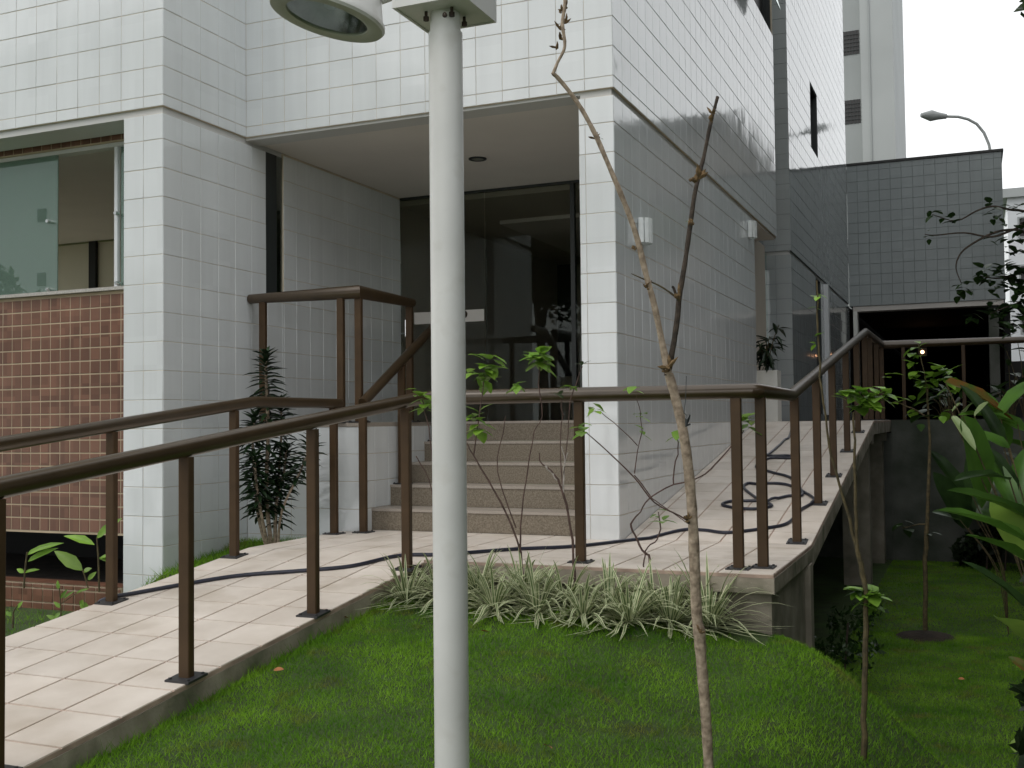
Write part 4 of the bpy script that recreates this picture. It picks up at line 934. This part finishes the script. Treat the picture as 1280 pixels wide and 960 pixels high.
for lab, b, t, lv in hl:
    g = dep(t, *b); g[2] = ground(g[0], g[1]); q = thing('heliconia', lab, 'plant', tuple(g), 'large leaved plants in the right bed')
    for (x0_, y0_, x1_, y1_, w_, m_) in lv:
        dt2 = random.uniform(-.25, .25); a = dep(t+dt2, x0_, y0_); e_ = dep(t+dt2+random.uniform(-.25, .1), x1_, y1_)
        MB().tube(catmull([g, g*.6+a*.4+np.array([.05, 0, .16]), a], 4), .004, 6).build('stalk', M['barkg'], q, True)
        L = np.linalg.norm(e_-a); upv = np.array([-.3, 0, 1.])-cF*.6+rv(.15)
        leaf(q, a, e_-a+np.array([0, 0, .2*L]), L*1.02, w_/FPX*t, 'paddle', m_ if m_ != 'fallen' else 'pale_leaf', up=upv)
# understorey: more clumps filling the bed
def clump(x, y, label, n, hgt, m='paddle', seed=1, Lr=(.35, .6)):
    random.seed(seed); z = ground(x, y) if y < 7.3 else .74
    q = thing('heliconia', label, 'plant', (x, y, z), 'large leaved plants in the right bed')
    for i in range(n):
        a = random.uniform(0, 2*math.pi); r = random.uniform(.05, .3); h = hgt*random.uniform(.35, 1)
        tip = np.array([x+math.cos(a)*r, y+math.sin(a)*r, z+h]); b = np.array([x+math.cos(a)*.04, y+math.sin(a)*.04, z])
        MB().tube(catmull([b, lerp(b, tip, .6)+np.array([-math.cos(a), -math.sin(a), 0])*.03, tip], 3), .006, 5).build('stalk', M['barkg'], q, True)
        el = random.uniform(-.3, .9); L = random.uniform(*Lr); leaf(q, tip, (math.cos(a)*math.cos(el), math.sin(a)*math.cos(el), math.sin(el)), L, L*random.uniform(.25, .36), 'paddle', m if random.random() < .75 else 'leafd')
spots = [(3.3, -2.6), (3.2, -1.2), (3.3, 0), (3.1, 1.0), (3.4, 1.9), (3.0, 2.9), (3.3, 4.0), (3.0, 5.2), (3.3, 6.2), (3.6, -.8), (3.7, 2.6), (2.7, 6.7)]
names = ['nearest the camera', 'behind the nearest one', 'with leaves over the lawn edge', 'halfway along the bed, front', 'halfway along the bed, rear', 'beyond the middle of the bed', 'in the deep shade', 'close before the far wall', 'in the far corner', 'at the rear near end', 'at the rear middle', 'directly against the retaining wall']
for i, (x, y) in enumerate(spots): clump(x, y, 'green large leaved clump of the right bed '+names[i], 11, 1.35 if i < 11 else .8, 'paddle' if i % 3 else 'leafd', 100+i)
random.seed(9)
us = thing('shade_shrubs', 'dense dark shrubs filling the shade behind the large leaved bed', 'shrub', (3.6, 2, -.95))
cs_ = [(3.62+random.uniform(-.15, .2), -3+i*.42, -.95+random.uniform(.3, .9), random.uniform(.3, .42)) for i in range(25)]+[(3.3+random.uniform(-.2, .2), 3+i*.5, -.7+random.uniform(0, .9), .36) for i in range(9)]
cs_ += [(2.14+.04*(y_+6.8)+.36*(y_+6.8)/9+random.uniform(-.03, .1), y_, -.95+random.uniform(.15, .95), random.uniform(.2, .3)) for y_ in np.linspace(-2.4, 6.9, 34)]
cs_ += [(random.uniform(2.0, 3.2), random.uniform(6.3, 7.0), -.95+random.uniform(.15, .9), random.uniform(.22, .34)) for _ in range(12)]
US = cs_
# terrace plants behind the rail
for i, (x, y, h_) in enumerate([(1.9, 8.3, .5), (2.6, 8.8, .8), (3.2, 9.4, 1.1), (3.6, 8.2, 1.0), (2.9, 11.5, 1.2), (3.4, 13, 1.6), (1.75, 10.5, .35)]):
    clump(x, y, 'leafy terrace plant '+['just behind the far rail', 'beside the far rail at its middle', 'behind the far rail near the right edge', 'at the right end of the far rail', 'before the parking entrance pillar', 'against the right side of the parking entrance', 'low in front of the parking entrance'][i], 12, h_, 'leafd', 130+i, (.2, .35))

# potted plant by the recess
pp = dep(12.4, 964, 498); px0, py0 = .0-.02, 5.75
q = thing('potted_plant', 'leafy plant in a tall white square pot standing by the side glazing', 'potted plant', (-.02, 5.75, KR*(YR1-YR0)))
zp0, zp1 = KR*(YR1-YR0), 1.34
MB().prism([(-.13, 5.6), (.12, 5.6), (.12, 5.86), (-.13, 5.86)], zp0+.001, zp1).build('pot', M['pot'], q)
MB().prism([(-.11, 5.62), (.10, 5.62), (.10, 5.84), (-.11, 5.84)], zp1+.0005, zp1+.004).build('soil', M['soil'], q)
random.seed(3)
for k in range(6):
    a = random.uniform(0, 6.28); top = np.array([-.02+math.cos(a)*.16, 5.73+math.sin(a)*.16, zp1+random.uniform(.15, .62)])
    MB().tube(catmull([(-.02, 5.73, zp1), lerp(np.array([-.02, 5.73, zp1]), top, .5)+np.array([0, 0, .06]), top], 3), .006, 5).build('stem', M['barkg'], q, True)
    for j in range(13):
        t = random.uniform(.3, 1); p = lerp(np.array([-.02, 5.73, zp1]), top, t); d = rv(); d[2] = d[2]*.4-.3; leaf(q, p, d, random.uniform(.12, .2), .05, 'lance', 'drac')

# fallen leaves on the lawn
for i, (x, y) in enumerate([(342, 848), (437, 782), (500, 770), (612, 800), (690, 948), (1198, 855)]):
    p = ong(x, y); r = random.uniform(0, 6)
    me = leaf_mesh('ovate', M['fallen'] if i not in (2,) else M['pale_leaf']); o = bpy.data.objects.new('fallen_leaf', me); COL.objects.link(o)
    o.location = (p[0], p[1], p[2]+.035); s_ = .045; o.scale = (s_*.6, s_, s_); o.rotation_euler = (.3, .5, r)
    tag(o, ['dry brown leaf on the grass close to the ramp edge', 'dry brown leaf on the grass near the ramp, farther up', 'pale fallen blade on the grass before the spider plants', 'dry leaf on the grass right of the lamp post', 'dry leaf on the grass at the bottom of the picture', 'dry leaf lying on the dark lower lawn'][i], 'leaf', 'fallen leaves on the lawn')

# ================================================================== BIG TREES (right of the garden and behind the viewer)
def leaves_cloud(centers, n, size, m, name, parent):
    C_ = np.array([c_[:3] for c_ in centers]); R_ = np.array([c_[3] for c_ in centers]); k = rng.integers(0, len(C_), n)
    d = rng.normal(size=(n, 3)); d /= np.linalg.norm(d, axis=1)[:, None]; r = R_[k]*rng.uniform(.25, 1, n)**.5
    P0 = C_[k]+d*r[:, None]*np.array([1, 1, .7]); a = rng.normal(size=(n, 3)); a /= np.linalg.norm(a, axis=1)[:, None]; b = np.cross(a, rng.normal(size=(n, 3))); b /= np.linalg.norm(b, axis=1)[:, None]
    s_ = size*rng.uniform(.6, 1.3, n)[:, None]
    V = np.stack([P0-a*s_, P0-b*s_*.45, P0+a*s_, P0+b*s_*.45], 1).reshape(-1, 3)-wl(parent)
    me = bpy.data.meshes.new(name); me.vertices.add(4*n); me.vertices.foreach_set('co', V.ravel()); me.loops.add(4*n); me.loops.foreach_set('vertex_index', np.arange(4*n))
    me.polygons.add(n); me.polygons.foreach_set('loop_start', np.arange(0, 4*n, 4)); me.update(calc_edges=True); me.materials.append(m)
    o = bpy.data.objects.new(name, me); COL.objects.link(o); o.parent = parent; return o
uc = thing('corner_groundcover', 'dark low leafy plants growing beside the concrete pier under the ramp', 'plant', (1.35, .9, -.95))
leaves_cloud([(1.32+random.uniform(-.18, .12), .6+i*.35, -.9+random.uniform(-.02, .15), .15) for i in range(7)], 500, .03, M['leafd'], 'foliage', uc)
MB().tube([(1.3, .8, -1), (1.33, .85, -.6)], .008, 5).build('stem', M['barkd'], uc)
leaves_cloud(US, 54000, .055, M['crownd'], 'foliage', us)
for c_ in US[::2]: MB().tube([(c_[0], c_[1], -1), (c_[0]+.05, c_[1], c_[2])], .012, 5).build('stem', M['barkd'], us)
def tree(x, y, z, h, cr, label, n=9000, size=.09, seed=0, zc=.62):
    random.seed(seed); q = thing('broadleaf_tree', label, 'tree', (x, y, z), 'mature trees around the garden')
    tr = [(x, y, z-.1), (x+.1, y, z+h*.25), (x-.05, y+.1, z+h*.5), (x, y, z+h*.8)]
    MB().tube(catmull(tr, 4), np.linspace(.16, .05, 13), 10).build('trunk', M['barkd'], q, True)
    cs = []
    for k in range(26):
        d = rv(); d /= np.linalg.norm(d); d[2] = abs(d[2])*.9-.25; c_ = np.array([x, y, z+h*zc])+d*cr*random.uniform(.45, .9)*np.array([1, 1, .75]); cs.append((*c_, cr*random.uniform(.2, .38)))
        if k < 10:
            s_ = np.array([x, y, z+h*random.uniform(.3, .65)]); MB().tube(catmull([s_, lerp(s_, c_, .5)+np.array([0, 0, .2]), c_], 3), np.linspace(.06, .012, 7), 6).build('limb', M['barkd'], q, True)
    leaves_cloud(cs, n, size, M['crown'], 'crown', q)
tree(5.1, 2.4, -.95, 9.2, 3.6, 'mature tree standing right of the large leaved bed', 60000, .12, 1, .8)
tree(6.4, 7.5, -.95, 9.6, 3.6, 'mature tree right of the retaining wall', 32000, .11, 2, .7)
tree(5.6, -3.2, -.95, 6.5, 2.6, 'smaller tree right of the large leaved bed', 14000, .1, 22, .66)
tree(7.0, 12.5, .74, 7.5, 3.3, 'mature tree on the terrace right of the parking block', 10000, .1, 3)
tree(7.2, 21, .74, 8.2, 3.2, 'mature tree beyond the parking block', 11000, .11, 4)
tree(10.5, 25, .74, 9.5, 3.6, 'tall mature tree far beyond the parking block', 10000, .12, 14)
tree(-13, -12, -1, 5.2, 3.0, 'mature tree across the street on the left', 6000, .12, 6)
tree(-18, -11, -1, 5.6, 3.2, 'mature tree farther along the street on the left', 6000, .12, 8)
tree(-8, -14, -1, 11, 4.6, 'large mature tree behind the viewer', 16000, .14, 9, .55)
tree(-12.5, -22, -1, 12, 5.0, 'large mature tree far behind the viewer', 12000, .16, 10, .55)
# garden wall at the right and neighbour building reflected in the left window
gwl = thing('boundary_wall', 'dark garden wall behind the large leaved bed', 'wall', (4.1, 0, -.95))
MB().box(4.0, 4.15, -9, 7.3, -1, 1.6).build('wall', M['mossy'], gwl)
sb = thing('added_side_building', 'unseen tall grey block added beyond the garden wall to darken the right side', 'building', (9, 3, -1))  # unseen block added to cut sky light from the side wall and lower lawn
MB().box(8.5, 22, 0, 21, -1, 30).build('wall', M['tower'], sb)
for j in range(7):
    for i in range(5):
        MB().box(8.44, 8.499, 3.5+i*3.5, 5.1+i*3.5, 1+j*3.1, 2.4+j*3.1).build('window', M['towerwin'], sb)
rh = thing('added_row_building', 'unseen long brown building added beyond the parking block to darken wall reflections', 'building', (18, 30, -1))  # unseen mass added so the side wall reflects dark instead of bright horizon
MB().box(5.4, 34, 30, 40, -1, 11).build('wall', M['mid'], rh)
for j in range(3):
    for i in range(8): MB().box(6.4+i*3.2, 7.9+i*3.2, 29.93, 29.999, 1.2+j*3.1, 2.5+j*3.1).build('window', M['towerwin'], rh)
MB().box(5.1, 34.3, 29.7, 40.2, 11, 11.3).build('roof_edge', M['cap'], rh)
tree(6.0, -9.0, -.95, 9, 4.0, 'unseen broad tree added behind the viewer on the right to dim the garden', 26000, .12, 31, .66)  # unseen tree added behind the camera to dim the lower lawn and side wall
nb = thing('neighbour_building', 'plain grey apartment block across the street', 'building', (-30, -30, -1))
MB().box(-52, -24, -44, -32, -1, 19).build('wall', M['alu'], nb)
for j in range(5):
    for i in range(7):
        MB().box(-44+i*3.1, -43.5+i*3.1, -31.999, -31.93, 1.4+j*3, 2.0+j*3).build('window', M['towerwin'], nb)

# branches entering from the right above the terrace
random.seed(21)
br = thing('overhanging_tree', 'small leaved tree reaching its thin branches in from the right edge', 'tree', (3.9, 3.6, -.95))
tb = 9.6
root = np.array([3.9, 3.6, -.95]); fork = np.array([3.75, 3.5, 2.0])
MB().tube(catmull([root, root+[.1, 0, 1.3], fork], 4), np.linspace(.09, .05, 9), 8).build('trunk', M['barkd'], br, True)
def tw(pts, tips, r=2.2, m='leafd'):
    P_ = [dep(tb, *p) for p in pts]; P_ = [fork]+P_[::-1] if np.linalg.norm(P_[-1]-fork) > .05 else P_
    C_ = catmull(P_, 4); MB().tube(C_, np.linspace(.016, .0035, len(C_)), 6).build('branch', M['barkd'], br, True)
    for (x, y, n, s_) in tips: tuft(br, tb, x, y, n, s_, m, 1.6)
tw([(1165, 268), (1195, 276), (1220, 264), (1240, 258), (1262, 262), (1300, 270)], [(1166, 267, 3, 10), (1190, 276, 5, 11), (1180, 272, 3, 9), (1238, 262, 6, 13), (1250, 268, 6, 12), (1272, 262, 6, 12), (1285, 268, 5, 12)])
tw([(1156, 293), (1170, 294), (1205, 291), (1240, 296), (1270, 286), (1300, 280)], [(1160, 293, 5, 7), (1240, 295, 3, 8), (1275, 290, 5, 11)])
tw([(1202, 355), (1195, 335), (1200, 318), (1215, 305), (1245, 290), (1275, 288), (1305, 300)], [(1202, 361, 7, 13), (1208, 356, 5, 12), (1262, 300, 6, 12), (1272, 312, 7, 12)])
tw([(1225, 345), (1245, 348), (1265, 345), (1300, 338)], [(1226, 344, 6, 13), (1238, 342, 7, 14), (1250, 346, 8, 14), (1240, 358, 7, 13), (1262, 350, 9, 15), (1270, 340, 9, 15), (1278, 352, 9, 15), (1256, 335, 5, 12)])
tw([(1238, 392), (1255, 385), (1270, 380), (1300, 370)], [(1240, 390, 8, 14), (1250, 398, 6, 13), (1262, 384, 9, 15), (1272, 392, 9, 15), (1270, 372, 9, 15), (1278, 405, 9, 15), (1214, 402, 5, 12), (1262, 412, 7, 13)])
